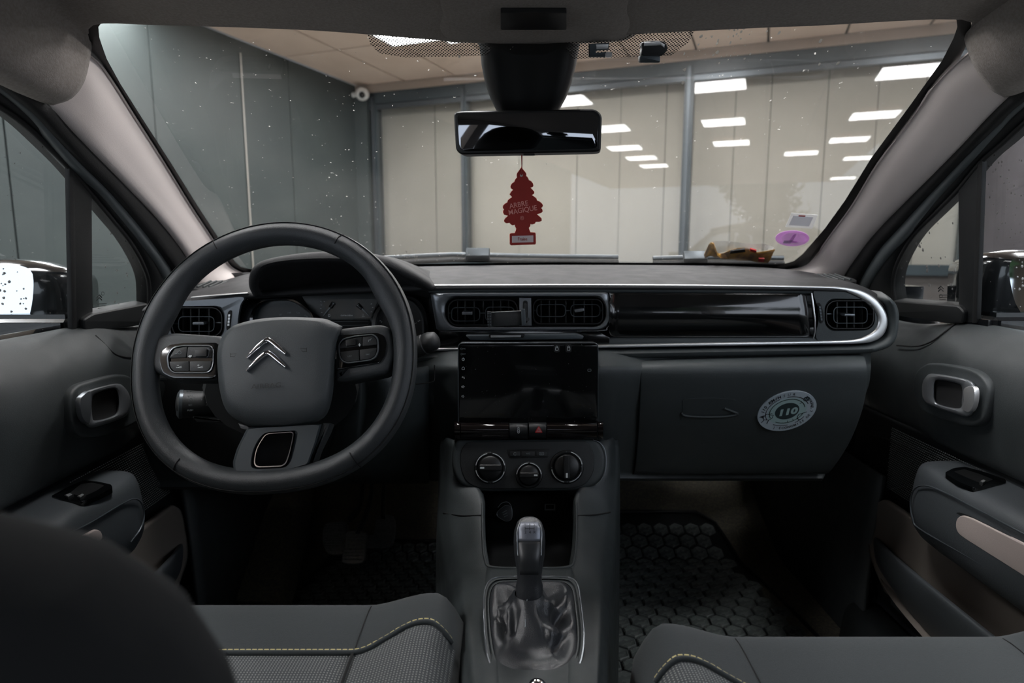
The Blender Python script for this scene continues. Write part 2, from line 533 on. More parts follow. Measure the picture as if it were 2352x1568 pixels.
# ceiling lamps: the panes mirror them, so most hang where their reflections say
def lamp(p, label):
    t = thing('ceiling_lamp', label, 'ceiling lamp', p, 'square panel lamps on the hall ceiling')
    box('diffuser', p + Vector((0, 0, .004)), (.56, .56, .008), MT['lamp'], t, RROT)
    bm = bmesh.new()
    for x, y, sx, sy in ((0, .295, .62, .03), (0, -.295, .62, .03), (.295, 0, .03, .56), (-.295, 0, .03, .56)):
        b2 = bmesh.new(); bmesh.ops.create_cube(b2, size=1)
        b2.transform(Matrix.Translation((x, y, 0)) @ Matrix.Diagonal((sx, sy, .024, 1)))
        me = bpy.data.meshes.new('t'); b2.to_mesh(me); b2.free(); bm.from_mesh(me); bpy.data.meshes.remove(me)
    bm.transform(Matrix.Translation(p + Vector((0, 0, .004))) @ R4)
    bm_obj('frame', bm, MT['lampframe'], t, 0)
    return t
zl = HC - .02
refl = [(1300, 233), (1400, 296), (1436, 340), (1474, 363), (1503, 381), (1650, 197), (1662, 281), (1680, 329),
        (2090, 165), (2008, 265), (1950, 321), (1840, 352), (1975, 363), (1936, 409)]
rows_l = {}
for i, (x, y) in enumerate(refl):
    q = PZ(x, y, zl)
    dist = (q - RC).dot(RN)                  # negative: behind the glass
    q = q - RN * (2 * dist)
    side = 'left-hand' if i < 5 else ('middle' if i < 8 else 'right-hand')
    k = rows_l.get(side, 0); rows_l[side] = k + 1
    nth = ('first', 'second', 'third', 'fourth', 'fifth', 'sixth')[k]
    lamp(q, 'square ceiling panel lamp, %s from the glass in the %s row of reflections' % (nth, side))
for d_, nm in ((3.1, 'over the bonnet'), (4.85, 'beside the driver window')):  # unseen lamps added to brighten the passenger side pillar
    lamp(rm(.3, d_, zl), 'added unseen ceiling panel lamp nearest the grey panelled wall, ' + nm)
lamp(PZ(930, 70, zl), 'square ceiling panel lamp seen directly beside the overhead console')

# security camera in the corner
cc = PZ(833, 200, HC - .03)
cc = Pl(rm(.16, 0, 0), RR).pt(832, 216)
t = thing('security_camera', 'small white dome security camera high in the hall corner', 'camera', cc)
ball('dome', cc, (.075, .075, .07), MT['white'], t)
ball('lens', cc + Vector((.01, -.055, -.02)), (.034, .034, .034), MT['black'], t)
tube('bracket', [cc, cc - RR * .12], .028, MT['white'], t)

# trees outside the open back of the hall, met in the side mirrors
def tree(p, hgt, rad, label):
    t = thing('tree', label, 'tree', p, 'trees outside the open back of the hall')
    tube('trunk', [p, p + Vector((.1, 0, hgt * .35)), p + Vector((0, .1, hgt * .6))], [.18, .14, .09], MT['bark'], t)
    vs, fs = [], []
    blobs = [(Vector((random.uniform(-1, 1), random.uniform(-1, 1), random.uniform(-.7, .9))) * rad * .62, rad * random.uniform(.35, .6)) for _ in range(14)]
    for _ in range(2600):
        c, r = random.choice(blobs)
        q = Vector((random.gauss(0, 1), random.gauss(0, 1), random.gauss(0, 1))).normalized() * r * random.random() ** .4
        c = p + Vector((0, 0, hgt * .62)) + c + q
        u = Vector((random.gauss(0, 1), random.gauss(0, 1), random.gauss(0, 1))).normalized()
        w = u.orthogonal().normalized(); sz = random.uniform(.09, .17)
        i = len(vs)
        vs += [c - u * sz, c + w * sz * .55, c + u * sz, c - w * sz * .55]; fs.append((i, i + 1, i + 2, i + 3))
    o = mesh('crown', vs, fs, MT['leaf'], t, 0); o['kind'] = 'stuff'
tree(V(3.2, -9.5, HF), 5.6, 1.9, 'dense green tree reflected in the passenger side mirror')
tree(V(8.6, -13.5, HF), 6.4, 2.3, 'tall green tree outside, beyond the one in the passenger mirror')
tree(V(-5.2, -12.5, HF), 5.2, 1.9, 'green tree outside, reflected in the driver side mirror')
# ================================================================== car shell
CX = .04                                        # the car's middle from the camera
WS = Pl(V(0, .88, .289), (0, -.329, -.62))      # windshield
SL = Pl(V(-.70, 0, -.13), (.39, 0, -.085))      # driver side glass
SR = Pl(V(2 * CX + .70, 0, -.13), (-.39, 0, -.085))

# ---- windshield
clearL = [(233, 53), (226, 62), (228, 85), (233, 101), (245, 135), (275, 190), (321, 263), (392, 373), (453, 471), (501, 545), (528, 585), (541, 602), (553, 613), (581, 619)]
clearB = [(700, 613), (962, 606), (1260, 602), (1640, 604), (1780, 607)]
clearR = [(1805, 605), (1824, 599), (1844, 583), (1895, 524), (1941, 460), (2001, 363), (2091, 241), (2164, 139), (2190, 88), (2199, 62), (2197, 46), (2185, 40)]
clearT = [(1878, 54), (1723, 60), (1440, 74), (1200, 90), (960, 84), (720, 66), (367, 55)]
clear = clearL + clearB + clearR + clearT
def push(pts, k):
    cx, cy = 1210, 330; out = []
    n = len(pts)
    for i in range(n):
        a = Vector(pts[i - 1]); b = Vector(pts[(i + 1) % n]); t = (b - a).normalized()
        nn = Vector((t.y, -t.x))
        if nn.dot(Vector(pts[i]) - Vector((cx, cy))) < 0: nn = -nn
        out.append((pts[i][0] + nn.x * k, pts[i][1] + nn.y * k))
    return out
t = thing('windshield', 'wide dusty windshield with a black printed border', 'windshield', WS.pt(1200, 606))
outer = push(clear, 34)
g = mesh('glass', [WS.pt(x, y) for x, y in outer], [list(range(len(outer)))], MT['shield'], t, 0)
MT['frit'] = mat('printed_border', (8, 9, 10), .35)
ins = push(clear, 0)
mesh('border_print', [WS.pt(x, y, .001) for x, y in outer] + [WS.pt(x, y, .001) for x, y in ins],
     [(i, (i + 1) % len(ins), len(ins) + (i + 1) % len(ins), len(ins) + i) for i in range(len(ins))], MT['frit'], t, 0)
# dotted shade band at the top, printed dots
def dots_material():
    m = bpy.data.materials.new('dot_print'); m.use_nodes = True
    nt = m.node_tree; N = nt.nodes; L = nt.links
    b = N['Principled BSDF']; b.inputs['Base Color'].default_value = lin((10, 10, 11)); b.inputs['Roughness'].default_value = .4
    tc = N.new('ShaderNodeTexCoord')
    mp = N.new('ShaderNodeMapping'); mp.inputs['Rotation'].default_value = (0, 0, PI / 4)
    L.new(tc.outputs['UV'], mp.inputs[0])
    sx = N.new('ShaderNodeSeparateXYZ'); L.new(mp.outputs[0], sx.inputs[0])
    def wave(o):
        a = N.new('ShaderNodeMath'); a.operation = 'MULTIPLY'; a.inputs[1].default_value = 2 * PI / .0034; L.new(o, a.inputs[0])
        c = N.new('ShaderNodeMath'); c.operation = 'COSINE'; L.new(a.outputs[0], c.inputs[0])
        return c
    w1, w2 = wave(sx.outputs[0]), wave(sx.outputs[1])
    ad = N.new('ShaderNodeMath'); ad.operation = 'ADD'; L.new(w1.outputs[0], ad.inputs[0]); L.new(w2.outputs[0], ad.inputs[1])
    gt = N.new('ShaderNodeMath'); gt.operation = 'GREATER_THAN'; gt.inputs[1].default_value = .35; L.new(ad.outputs[0], gt.inputs[0])
    tr = N.new('ShaderNodeBsdfTransparent'); mx = N.new('ShaderNodeMixShader')
    L.new(gt.outputs[0], mx.inputs[0]); L.new(tr.outputs[0], mx.inputs[1]); L.new(b.outputs[0], mx.inputs[2])
    L.new(mx.outputs[0], N['Material Output'].inputs[0])
    return m
MT['dots'] = dots_material()
def uv_flat(o, pl):
    me = o.data; uv = me.uv_layers.new(name='flat')
    for lp in me.loops:
        q = me.vertices[lp.vertex_index].co - pl.o
        uv.data[lp.index].uv = (q.dot(pl.u), q.dot(pl.v))
for k, ol in enumerate(([(842, 72), (1128, 88), (1128, 128), (930, 132), (870, 122), (850, 100)], [(1300, 88), (1600, 62), (1580, 100), (1540, 128), (1300, 136)])):
    d = mesh('dot_print', [WS.pt(x, y, .0012) for x, y in ol], [list(range(len(ol)))], MT['dots'], t, 0)
    uv_flat(d, WS)
# dust, splashes and dried drops on the glass: small raised specks joined into one part
MT['speck'] = mat('dried_splash', (214, 210, 202), .6)
vs, fs = [], []
def speck(x, y, r, pl=WS, h=-.0012, sq=1.0, rot=0):
    i = len(vs); c = pl.pt(x, y, h); k = pl.m(x, y) * r
    n = 6
    for j in range(n):
        a = 2 * PI * j / n + rot
        q = random.uniform(.6, 1.2)
        vs.append(c + pl.u * (math.cos(a) * k * q) + pl.v * (math.sin(a) * k * q * sq))
    fs.append(tuple(range(i, i + n)))
for _ in range(170):
    speck(random.uniform(300, 2100), random.uniform(70, 600), random.choice((.8, .8, 1.0, 1.3)))
for _ in range(60):
    speck(random.gauss(1660, 55), random.gauss(95, 25), random.choice((1, 1.5, 2.5)), sq=1.8)
for _ in range(50):
    speck(random.gauss(930, 60), random.gauss(585, 14), random.choice((1, 1.5, 2.0)))
for x, y in ((1882, 147), (1925, 145), (1055, 130), (1568, 190), (1885, 94), (1648, 120), (1790, 75), (1610, 84), (1572, 160)):
    speck(x, y, 4, sq=1.6)
vv = [(v_, f_) for v_, f_ in ()]
sp = mesh('splash_specks', vs, fs, MT['speck'], t, 0); sp['kind'] = 'stuff'

# ---- roof lining
def headrow(dY, dz, zr):
    pass
hl = [(122, 242), (165, 226), (195, 185), (211, 110), (214, 58), (367, 58), (720, 70), (1000, 92), (1200, 100), (1440, 80), (1723, 65), (1878, 59), (2208, 45), (2214, 90), (2238, 155), (2275, 205), (2307, 224)]
row0 = []
for i, (x, y) in enumerate(hl):
    if i in (0, 16):
        p = (SL if i == 0 else SR).pt(x, y, .035)
    elif i in (1, 2, 14, 15):
        f_ = {1: .3, 2: .65, 14: .65, 15: .3}[i]
        ya = (SL if i < 8 else SR).pt(*(hl[0] if i < 8 else hl[16]), .035).y
        yb = WS.pt(*(hl[3] if i < 8 else hl[13]), .004).y
        p = P(x, y, ya + (yb - ya) * f_ - .012)
    else:
        p = WS.pt(x, y, .004)
    row0.append(p)
def backrow(Y, zr, zm, k):
    out = []
    for i, p in enumerate(row0):
        x = p.x
        e = abs(x - CX) / .67
        z = zr + (zm - zr) * (1 - min(1, e) ** 6)
        if i in (0, 16): z = zr
        xx = x
        out.append(V(xx, Y - (.0 if k else 0), z))
    return out
row1 = [p + Vector((0, -.035, .006 if 3 <= i <= 13 else .0)) for i, p in enumerate(row0)]
row2 = [p + Vector((-.004 * (1 if p.x < CX else -1) if not 3 <= i <= 13 else 0, -.12, .016 if 3 <= i <= 13 else .012)) for i, p in enumerate(row0)]
hd = patch('headliner', [row0, row1, row2, backrow(.45, .245, .355, 1), backrow(.1, .27, .385, 1), backrow(-.4, .275, .39, 1), backrow(-1.0, .22, .33, 1), backrow(-1.5, .12, .21, 1)], MT['roof'], None, 4, 4, .012, -1)
tag(hd, 'grey fabric roof lining above the windshield', 'roof lining')
# outer roof so that no lamp shines through from above
patch('roof_skin', [[Vector(((p.x - CX) * 1.07 + CX, p.y, p.z + .035)) for p in r] for r in ([row1, backrow(.45, .26, .375, 1), backrow(-.4, .29, .41, 1), backrow(-1.5, .13, .24, 1)])], MT['paint'], hd, 2, 3, .004, -1)

# ---- A pillars
def pillar(inner, outer, pl, label, sgn):
    rows = []
    for (a, b) in zip(inner, outer):
        A = WS.pt(a[0], a[1], .006); B = pl.pt(b[0], b[1], .035)
        k_ = len(rows)
        sh_ = Vector((sgn * (.040, .026, .006)[k_], 0, 0)) if k_ < 3 else Vector((0, 0, 0))      # tucked behind the roof lining
        A = A + sh_; B = B + sh_
        bul = Vector((sgn * -.6, -.8, 0))
        rows.append([A + Vector((0, .003, -.001)), A, A.lerp(B, .3) + bul * .010, A.lerp(B, .65) + bul * .010, B, B + pl.n * -.03])
    o = patch('pillar_trim', rows, MT['pillar'], None, 4, 4, .003, -1)
    return tag(o, label, 'pillar trim', 'windshield pillar trims')
inL = [(205, 50), (216, 100), (228, 140), (258, 195), (301, 263), (372, 373), (433, 471), (482, 545), (512, 592), (532, 616), (570, 634)]
ouL = [(60, 195), (95, 222), (130, 250), (165, 288), (212, 338), (292, 420), (372, 505), (420, 566), (440, 600), (450, 630), (458, 664)]
pillar(inL, ouL, SL, 'pale windshield pillar trim on the driver side, behind the steering wheel', -1)
inR = [(2218, 60), (2206, 100), (2183, 150), (2150, 196), (2111, 253), (2021, 375), (1961, 472), (1914, 536), (1872, 592), (1845, 612), (1790, 622)]
ouR = [(2390, 165), (2345, 195), (2307, 224), (2262, 268), (2200, 335), (2105, 432), (2035, 502), (1990, 552), (1955, 600), (1938, 625), (1925, 648)]
pillar(inR, ouR, SR, 'pale windshield pillar trim on the passenger side, above the dashboard end', 1)

# ---- door seals and painted flanges beside the pillars
def strip(name, A, B, pl, h, m, label, cat, grp):
    a = crv([pl.pt(x, y, h) for x, y in A], 5); b = crv([pl.pt(x, y, h) for x, y in B], 5)
    o = ribbon(name, a, b, pl.n, .006, m, None, 60, .02)
    return tag(o, label, cat, grp)
sL1 = [(-140, 66), (0, 168), (118, 243), (160, 290), (210, 342), (290, 424), (370, 509), (420, 570), (440, 604), (450, 634), (455, 668)]
sL2 = [(-140, 100), (0, 196), (85, 262), (130, 310), (185, 368), (262, 445), (335, 530), (380, 590), (400, 620), (412, 650), (418, 680)]
strip('door_seal', sL1, sL2, SL, .024, MT['rubber'], 'black rubber door seal beside the driver side pillar', 'door seal', 'door seals')
fL2 = [(-140, 118), (0, 212), (72, 272), (115, 322), (168, 382), (240, 455), (310, 540), (352, 596), (372, 630), (384, 660), (390, 690)]
strip('door_flange', sL2, fL2, SL, .012, MT['flange'], 'grey painted door opening flange on the driver side', 'door flange', 'painted door flanges')
sR1 = [(2480, 90), (2390, 166), (2310, 222), (2262, 270), (2198, 340), (2102, 437), (2032, 507), (1987, 556), (1952, 604), (1935, 630), (1922, 652)]
sR2 = [(2480, 125), (2390, 200), (2318, 255), (2282, 292), (2222, 350), (2130, 446), (2062, 520), (2015, 572), (1985, 618), (1970, 645), (1962, 665)]
strip('door_seal', sR1, sR2, SR, .024, MT['rubber'], 'black rubber door seal beside the passenger side pillar', 'door seal', 'door seals')
fR2 = [(2480, 142), (2390, 214), (2328, 266), (2294, 302), (2240, 360), (2152, 458), (2088, 535), (2040, 590), (2010, 632), (1996, 658), (1988, 676)]
strip('door_flange', sR2, fR2, SR, .012, MT['flange'], 'grey painted door opening flange on the passenger side', 'door flange', 'painted door flanges')

# ---- overhead console with its dark display
OCt = thing('overhead_console', 'grey overhead console with a small black display', 'console', P(1225, 97, .9))
def ocrow(pts, Y):
    return [P(x, y, Y) for x, y in pts]
ocr = [[P(x, y, Y) for x, y, Y in r] for r in (
    [(1000, 86, .905), (1012, 92, .91), (1040, 97, .915), (1130, 100, .925), (1230, 101, .925), (1330, 100, .925), (1415, 96, .915), (1448, 88, .91), (1462, 78, .905)],
    [(998, 70, .895), (1012, 82, .897), (1042, 90, .897), (1130, 93, .90), (1230, 94, .90), (1330, 93, .90), (1412, 89, .897), (1446, 78, .897), (1468, 60, .895)],
    [(985, 40, .875), (1010, 62, .868), (1048, 76, .865), (1130, 80, .868), (1230, 80, .868), (1330, 80, .868), (1405, 76, .865), (1448, 55, .868), (1480, 28, .875)],
    [(965, -10, .84), (1003, 20, .825), (1050, 30, .815), (1130, 32, .815), (1230, 32, .815), (1330, 32, .815), (1405, 30, .815), (1455, 10, .825), (1500, -20, .84)],
    [(940, -110, .77), (990, -70, .74), (1050, -60, .73), (1130, -58, .73), (1230, -58, .73), (1330, -58, .73), (1405, -60, .73), (1468, -70, .74), (1530, -110, .77)])]
patch('housing', ocr, MT['roof'], OCt, 4, 4, .004, -1)
OP = Pl(P(1225, 48, .836), (P(1330, 32, .815) - P(1130, 32, .815)).cross(P(1230, 80, .868) - P(1230, 32, .815)).normalized() * -1)
if OP.n.dot(CAM - OP.o) < 0: OP.n = -OP.n; OP.u = Vector((1, 0, 0)); OP.v = OP.n.cross(OP.u)
slab('display', OP, rr(1150, 29, 1301, 69, 3), -.004, .008, MT['black'], OCt, .0004)

# ---- mirror foot cover (sensor shroud) and mirror
mc = thing('mirror_shroud', 'black tapering sensor shroud between roof and mirror', 'mirror mount', P(1215, 250, .97))
rings = []
for y, xl, xr, Y, dp in ((92, 1096, 1334, .915, .05), (110, 1102, 1330, .92, .052), (150, 1106, 1323, .93, .055), (190, 1114, 1313, .94, .055), (225, 1126, 1300, .948, .052), (250, 1138, 1286, .955, .045), (262, 1146, 1278, .962, .03)):
    front = []
    for f_, k in ((0, .030), (.03, .012), (.10, .002), (.2, .0), (.35, .006), (.65, .006), (.8, .0), (.9, .002), (.97, .012), (1, .030)):
        front.append(P(xl + (xr - xl) * f_, y, Y + k))
    back = [p + Vector((0, dp, .015)) for p in (front[-1], front[0])]
    rings.append(front + back)
loft('cover', rings, MT['black'], mc, True, True, 50)
MP = Pl(P(1211, 301, .93), (-.115, -1, -.038))
mr = thing('rear_view_mirror', 'frameless-looking black rear view mirror hanging below the shroud', 'mirror', P(1211, 300, .93))
mo = rpoly([(1041, 257), (1060, 254), (1366, 249), (1383, 262), (1380, 346), (1366, 349), (1058, 355), (1046, 344)], [18, 20, 22, 22, 18, 20, 24, 20], 5)
slab('housing', MP, mo, -.03, 0, MT['black'], mr, .005, 3)
mi = rpoly([(1050, 264), (1066, 261), (1362, 257), (1375, 268), (1372, 338), (1358, 342), (1066, 347), (1055, 336)], [16, 16, 18, 18, 16, 16, 18, 16], 5)
MT['mirror_dark'] = mat('dimming_mirror_glass', (120, 122, 126), .03, metal=1.0)
slab('mirror_glass', MP, mi, -.002, .0012, MT['mirror_dark'], mr, .0004)
box('lower_button', MP.pt(1215, 352, -.012), (.02, .012, .006), MT['black'], mr, None, .002)

# ---- the hanging scented tree
FP = Pl(P(1199, 470, .955), (.04, -1, 0))
ft = thing('air_freshener', 'red tree shaped scented card hanging on a string from the mirror', 'air freshener', FP.pt(1199, 562))
z8 = lambda x, y: (1120 + x * .16575, 340 + y * .1658)
tree_px = [z8(*p) for p in [(468, 265), (490, 300), (525, 340), (535, 362), (530, 385), (555, 410), (568, 445), (600, 460), (625, 490), (632, 520), (620, 537), (592, 548), (615, 575), (645, 605), (642, 628), (612, 652), (650, 678), (675, 700), (682, 728), (720, 742), (752, 770), (765, 795), (755, 815), (738, 828), (755, 850), (760, 875), (745, 892), (682, 915), (715, 945), (745, 975), (745, 1005), (715, 1018), (668, 1018), (650, 1045), (620, 1053), (592, 1050), (588, 1080), (568, 1105), (578, 1135), (592, 1168),
        (650, 1170), (663, 1182), (666, 1315), (660, 1330), (325, 1342), (311, 1330), (308, 1195), (318, 1182), (376, 1178), (392, 1140), (400, 1112), (382, 1085), (380, 1058), (345, 1065), (320, 1050), (305, 1030), (262, 1037), (235, 1020), (230, 1000), (250, 970), (285, 935), (230, 918), (215, 890), (218, 865), (232, 850), (212, 828), (218, 795), (245, 770), (275, 755), (282, 725), (310, 700), (342, 678), (308, 640), (325, 610), (355, 575), (325, 555), (318, 530), (335, 495), (372, 470), (385, 435), (412, 405), (405, 380), (410, 350), (440, 310)]]
MT['card'] = mat('red_card', (150, 36, 26), .7, vary=(60, (140, 32, 24), .3, .7))
MT['card_edge'] = mat('card_edge', (225, 150, 130), .8)
prism('card', [FP.pt(x, y, .0012) for x, y in tree_px], FP.n, .0024, MT['card'], ft)
tube('edge', [FP.pt(x, y, 0) for x, y in tree_px], .0006, MT['card_edge'], ft, True, 6)
hx, hy = z8(468, 376)
slab('hole', FP, ell(hx, hy, 3.4, 3.6, 16), .0, .0014, MT['blind'], ft)
tube('string', [FP.pt(1197.6, 352, .004), FP.pt(1198.5, 380, .003), FP.pt(hx - 1, hy, .0018)], .00055, MT['card'], ft, seg=6)
tube('string', [FP.pt(1199.4, 352, -.002), FP.pt(1199, 380, .0), FP.pt(hx + .6, hy, .0018)], .00055, MT['card'], ft, seg=6)
MT['pink'] = mat('pink_print', (226, 150, 140), .7)
MT['plate'] = mat('pale_label', (200, 184, 182), .7)
text('lettering', 'ARBRE', FP, *z8(432, 785), 11.2, MT['pink'], ft, .0016, 10, .92, .006)
text('lettering', 'MAGIQUE', FP, *z8(486, 862), 11.2, MT['pink'], ft, .0016, 10, .92, .006)
text('lettering', 'R', FP, *z8(477, 968), 4.5, MT['pink'], ft, .0016, 0, 1, 0)
stroke('ring', FP, ell(*z8(477, 968), 3.8, 4.2, 20), .7, MT['pink'], ft, .0014, True)
slab('label_plate', FP, [z8(*p) for p in ((337, 1217), (634, 1209), (634, 1303), (337, 1311))], .0, .0016, MT['plate'], ft)
text('lettering', 'Fraise', FP, *z8(484, 1260), 7.2, MT['card'], ft, .0019, 1, .9, .004)

# ---- two small brackets on the glass
BP = Pl(P(1378, 118, .90), (0, -1, -.25))
t = thing('toll_badge_clip', 'small white and black clip on the glass beside the overhead console', 'clip', WS.pt(1378, 120))
prism('holder', [BP.pt(x, y) for x, y in ((1354, 100), (1400, 98), (1398, 114), (1369, 116), (1369, 121), (1400, 119), (1404, 131), (1354, 131))], BP.n, .012, MT['graphite'], t, .001)
prism('grip', [BP.pt(x, y, .001) for x, y in ((1369, 102), (1398, 101), (1396, 112), (1370, 113))], BP.n, .004, MT['silver'], t, .0005)
box('tip', BP.pt(1398, 126, .002), (.009, .006, .006), MT['silver'], t, None, .001)
t = thing('camera_clip', 'rounded black and silver clip stuck on the windshield near the roof', 'clip', WS.pt(1502, 120))
prism('body', [BP.pt(x, y) for x, y in crv([(1478, 96), (1520, 94), (1532, 102), (1534, 112), (1526, 124), (1508, 131), (1476, 128), (1475, 112)], 4, True)], BP.n, .014, MT['black'], t, .003, 3)
prism('silver_band', [BP.pt(x, y, .002) for x, y in ((1480, 97), (1516, 95), (1527, 102), (1526, 110), (1518, 104), (1479, 106))], BP.n, .006, MT['silver'], t, .001)
prism('foot', [BP.pt(x, y, .001) for x, y in rr(1470, 127, 1517, 144, 4)], BP.n, .012, MT['graphite'], t, .002)

# ---- stickers low on the windshield
def film(name, rgb, alpha):
    m = mat(name, rgb, .5); b = m.node_tree.nodes['Principled BSDF']; b.inputs['Alpha'].default_value = alpha
    return m
MT['film'] = film('pale_sticker_film', (240, 240, 242), .5)
MT['film_ink'] = film('sticker_print', (176, 178, 190), .45)
MT['mauve'] = film('mauve_sticker_film', (240, 176, 246), .62)
MT['mauve_l'] = film('mauve_light', (246, 220, 246), .5)
st = thing('inspection_sticker', 'pale rectangular paper sticker on the windshield above the mauve one', 'sticker', WS.pt(1843, 507))
slab('paper', WS, [(1818, 489), (1878, 494), (1866, 525), (1804, 521)], 0, .0006, MT['film'], st)
slab('print', WS, [(1822, 495), (1868, 499), (1858, 520), (1812, 517)], .0006, .0009, MT['film_ink'], st)
slab('stamp', WS, [(1835, 494), (1850, 495), (1849, 498), (1834, 497)], .0009, .0011, MT['red'], st)
st = thing('emission_sticker', 'oval mauve emission sticker low on the windshield', 'sticker', WS.pt(1820, 548))
slab('disc', WS, ell(1820, 547.5, 39, 18, 40), 0, .0006, MT['mauve'], st)
slab('centre', WS, ell(1823, 547, 28, 12.5, 36), .0006, .0008, MT['mauve_l'], st)
slab('numeral', WS, [(1822, 538), (1829, 537), (1822, 553), (1832, 554), (1830, 558), (1810, 557), (1812, 553)], .0008, .001, MT['mauve'], st)
slab('print', WS, [(1801, 552), (1820, 552), (1816, 559), (1798, 559)], .0008, .001, MT['film_ink'], st)

# ---- wipers resting outside
def wiper(pts, hub, label):
    t = thing('windshield_wiper', label, 'wiper', WS.pt(hub[0], hub[1], -.02), 'windshield wipers')
    A = [WS.pt(x, y, -.02) for x, y in pts]
    tube('blade', A, .006, MT['rubber'], t, seg=8)
    tube('arm', [p + Vector((0, .004, .012)) for p in A], .0055, MT['graphite'], t, seg=8)
    prism('coupling', [WS.pt(x, y, -.006) for x, y in rr(hub[0] - 28, hub[1] - 7, hub[0] + 28, hub[1] + 6, 4)], WS.n, .02, MT['graphite'], t, .003)
wiper([(880, 604), (960, 600), (1040, 596), (1100, 597), (1260, 600), (1420, 602)], (1097, 594), 'black wiper resting below the hanging tree card')
wiper([(1500, 605), (1600, 602), (1720, 603), (1800, 604)], (1598, 601), 'black wiper resting beside the yellow wrapper')

# ---- crumpled yellow wrapper behind the glass
MT['wrap'] = mat('yellow_wrapper', (168, 124, 40), .35, metal=.25, vary=(45, (92, 58, 20), .35, .7), bump=(90, .8))
MT['cello'] = film('clear_cellophane', (206, 206, 200), .45)
w = thing('snack_wrapper', 'crumpled yellow and clear snack wrapper lying at the foot of the windshield', 'wrapper', WS.pt(1700, 600, -.01))
z5 = lambda x, y: (1640 + x * .2551, 460 + y * .2551)
z7 = lambda x, y: (1560 + x * .40825, 0 + y * .40825)
top = [z7(*p) for p in ((140, 1440), (165, 1375), (195, 1365), (220, 1430), (290, 1405), (380, 1390), (440, 1418), (540, 1400))]
bot = [z7(*p) for p in ((145, 1445), (180, 1440), (205, 1448), (235, 1447), (330, 1462), (400, 1466), (450, 1478), (500, 1478))]
ra = [WS.pt(x, y, -.004 - .012 * (i % 2)) for i, (x, y) in enumerate(top)]
rb = [WS.pt(x, y, -.003 - .006 * ((i + 1) % 2)) for i, (x, y) in enumerate(bot)]
patch('foil', [ra, [a.lerp(b, .35) + WS.n * random.uniform(-.008, .006) for a, b in zip(ra, rb)], [a.lerp(b, .7) + WS.n * random.uniform(-.008, .006) for a, b in zip(ra, rb)], rb], MT['wrap'], w, 2, 2, .0006)
tc2 = [z7(*p) for p in ((185, 1355), (260, 1355), (330, 1362), (420, 1372), (480, 1370), (530, 1390))]
bc2 = [z7(*p) for p in ((215, 1425), (275, 1410), (340, 1395), (420, 1405), (470, 1405), (530, 1402))]
patch('cellophane', [[WS.pt(x, y, -.012 - .008 * (i % 2)) for i, (x, y) in enumerate(tc2)], [WS.pt(x, y, -.01) for x, y in bc2]], MT['cello'], w, 2, 3)
for pts in (((290, 1412), (370, 1402), (372, 1418), (285, 1428)), ((400, 1400), (435, 1410), (432, 1424), (398, 1412)), ((448, 1455), (480, 1456), (476, 1475), (444, 1472))):
    slab('red_print', WS, [z7(*p) for p in pts], -.003, .0, MT['red'] if pts[0][0] > 300 else MT['ink'], w)

# ---- back of the cabin, met only in the mirrors and as shade
bs = thing('body_shell', 'dark rear body shell of the car behind the front seats', 'car body', V(CX, -.9, -.9))
for sg in (-1, 1):
    X = lambda x: CX + sg * (x + .0)
    box('side_panel', V(X(.74), -.75, -.50), (.06, 1.7, .74), MT['shell'], bs)
    box('b_pillar', V(X(.66), -.08, .06), (.05, .11, .44), MT['roof'], bs)
    box('c_pillar', V(X(.64), -1.25, .06), (.06, .24, .44), MT['roof'], bs)
box('front_wing', V(CX - .79, 1.68, -.5), (.05, .7, .84), MT['paint'], bs)
box('front_wing', V(CX + .79, 1.68, -.5), (.05, .7, .84), MT['paint'], bs)
box('tailgate', V(CX, -1.62, -.45), (1.5, .06, .84), MT['shell'], bs)
box('floor_pan', V(CX, .2, -.93), (1.62, 3.7, .05), MT['shell'], bs)
box('firewall', V(CX, 1.98, -.55), (1.5, .05, .75), MT['shell'], bs)
rb_ = thing('rear_bench', 'dark fabric rear bench seat behind the front seats', 'seat', V(CX, -1.0, -.9))
box('cushion', V(CX, -.8, -.50), (1.24, .5, .2), MT['fabric'], rb_, None, .05, 3)
box('backrest', V(CX, -1.12, -.2), (1.24, .16, .56), MT['fabric'], rb_, Matrix.Rotation(-.3, 3, 'X'), .05, 3)
for x in (-.38, .38):
    box('headrest', V(CX + x, -1.2, .14), (.24, .1, .14), MT['fabric'], rb_, None, .035, 3)
# bonnet and cowl outside the glass, below the line of sight
bn = patch('bonnet', [[V(-.74, 1.62, -.10), V(-.4, 1.66, -.07), V(CX, 1.68, -.06), V(.48, 1.66, -.07), V(.82, 1.62, -.10)],
                      [V(-.76, 2.1, -.20), V(-.4, 2.15, -.15), V(CX, 2.17, -.14), V(.48, 2.15, -.15), V(.84, 2.1, -.20)],
                      [V(-.70, 2.5, -.34), V(-.4, 2.6, -.30), V(CX, 2.63, -.29), V(.48, 2.6, -.30), V(.78, 2.5, -.34)]], MT['paint'], None, 4, 4, .01, -1)
tag(bn, 'black bonnet of the car in front of the windshield', 'bonnet')
cw = patch('scuttle_panel', [[V(-.72, 1.47, -.07), V(CX, 1.50, -.05), V(.80, 1.47, -.07)], [V(-.74, 1.63, -.105), V(CX, 1.69, -.07), V(.82, 1.63, -.105)]], MT['rubber'], None, 6, 2, .01, -1)
tag(cw, 'black scuttle panel under the wipers', 'panel')
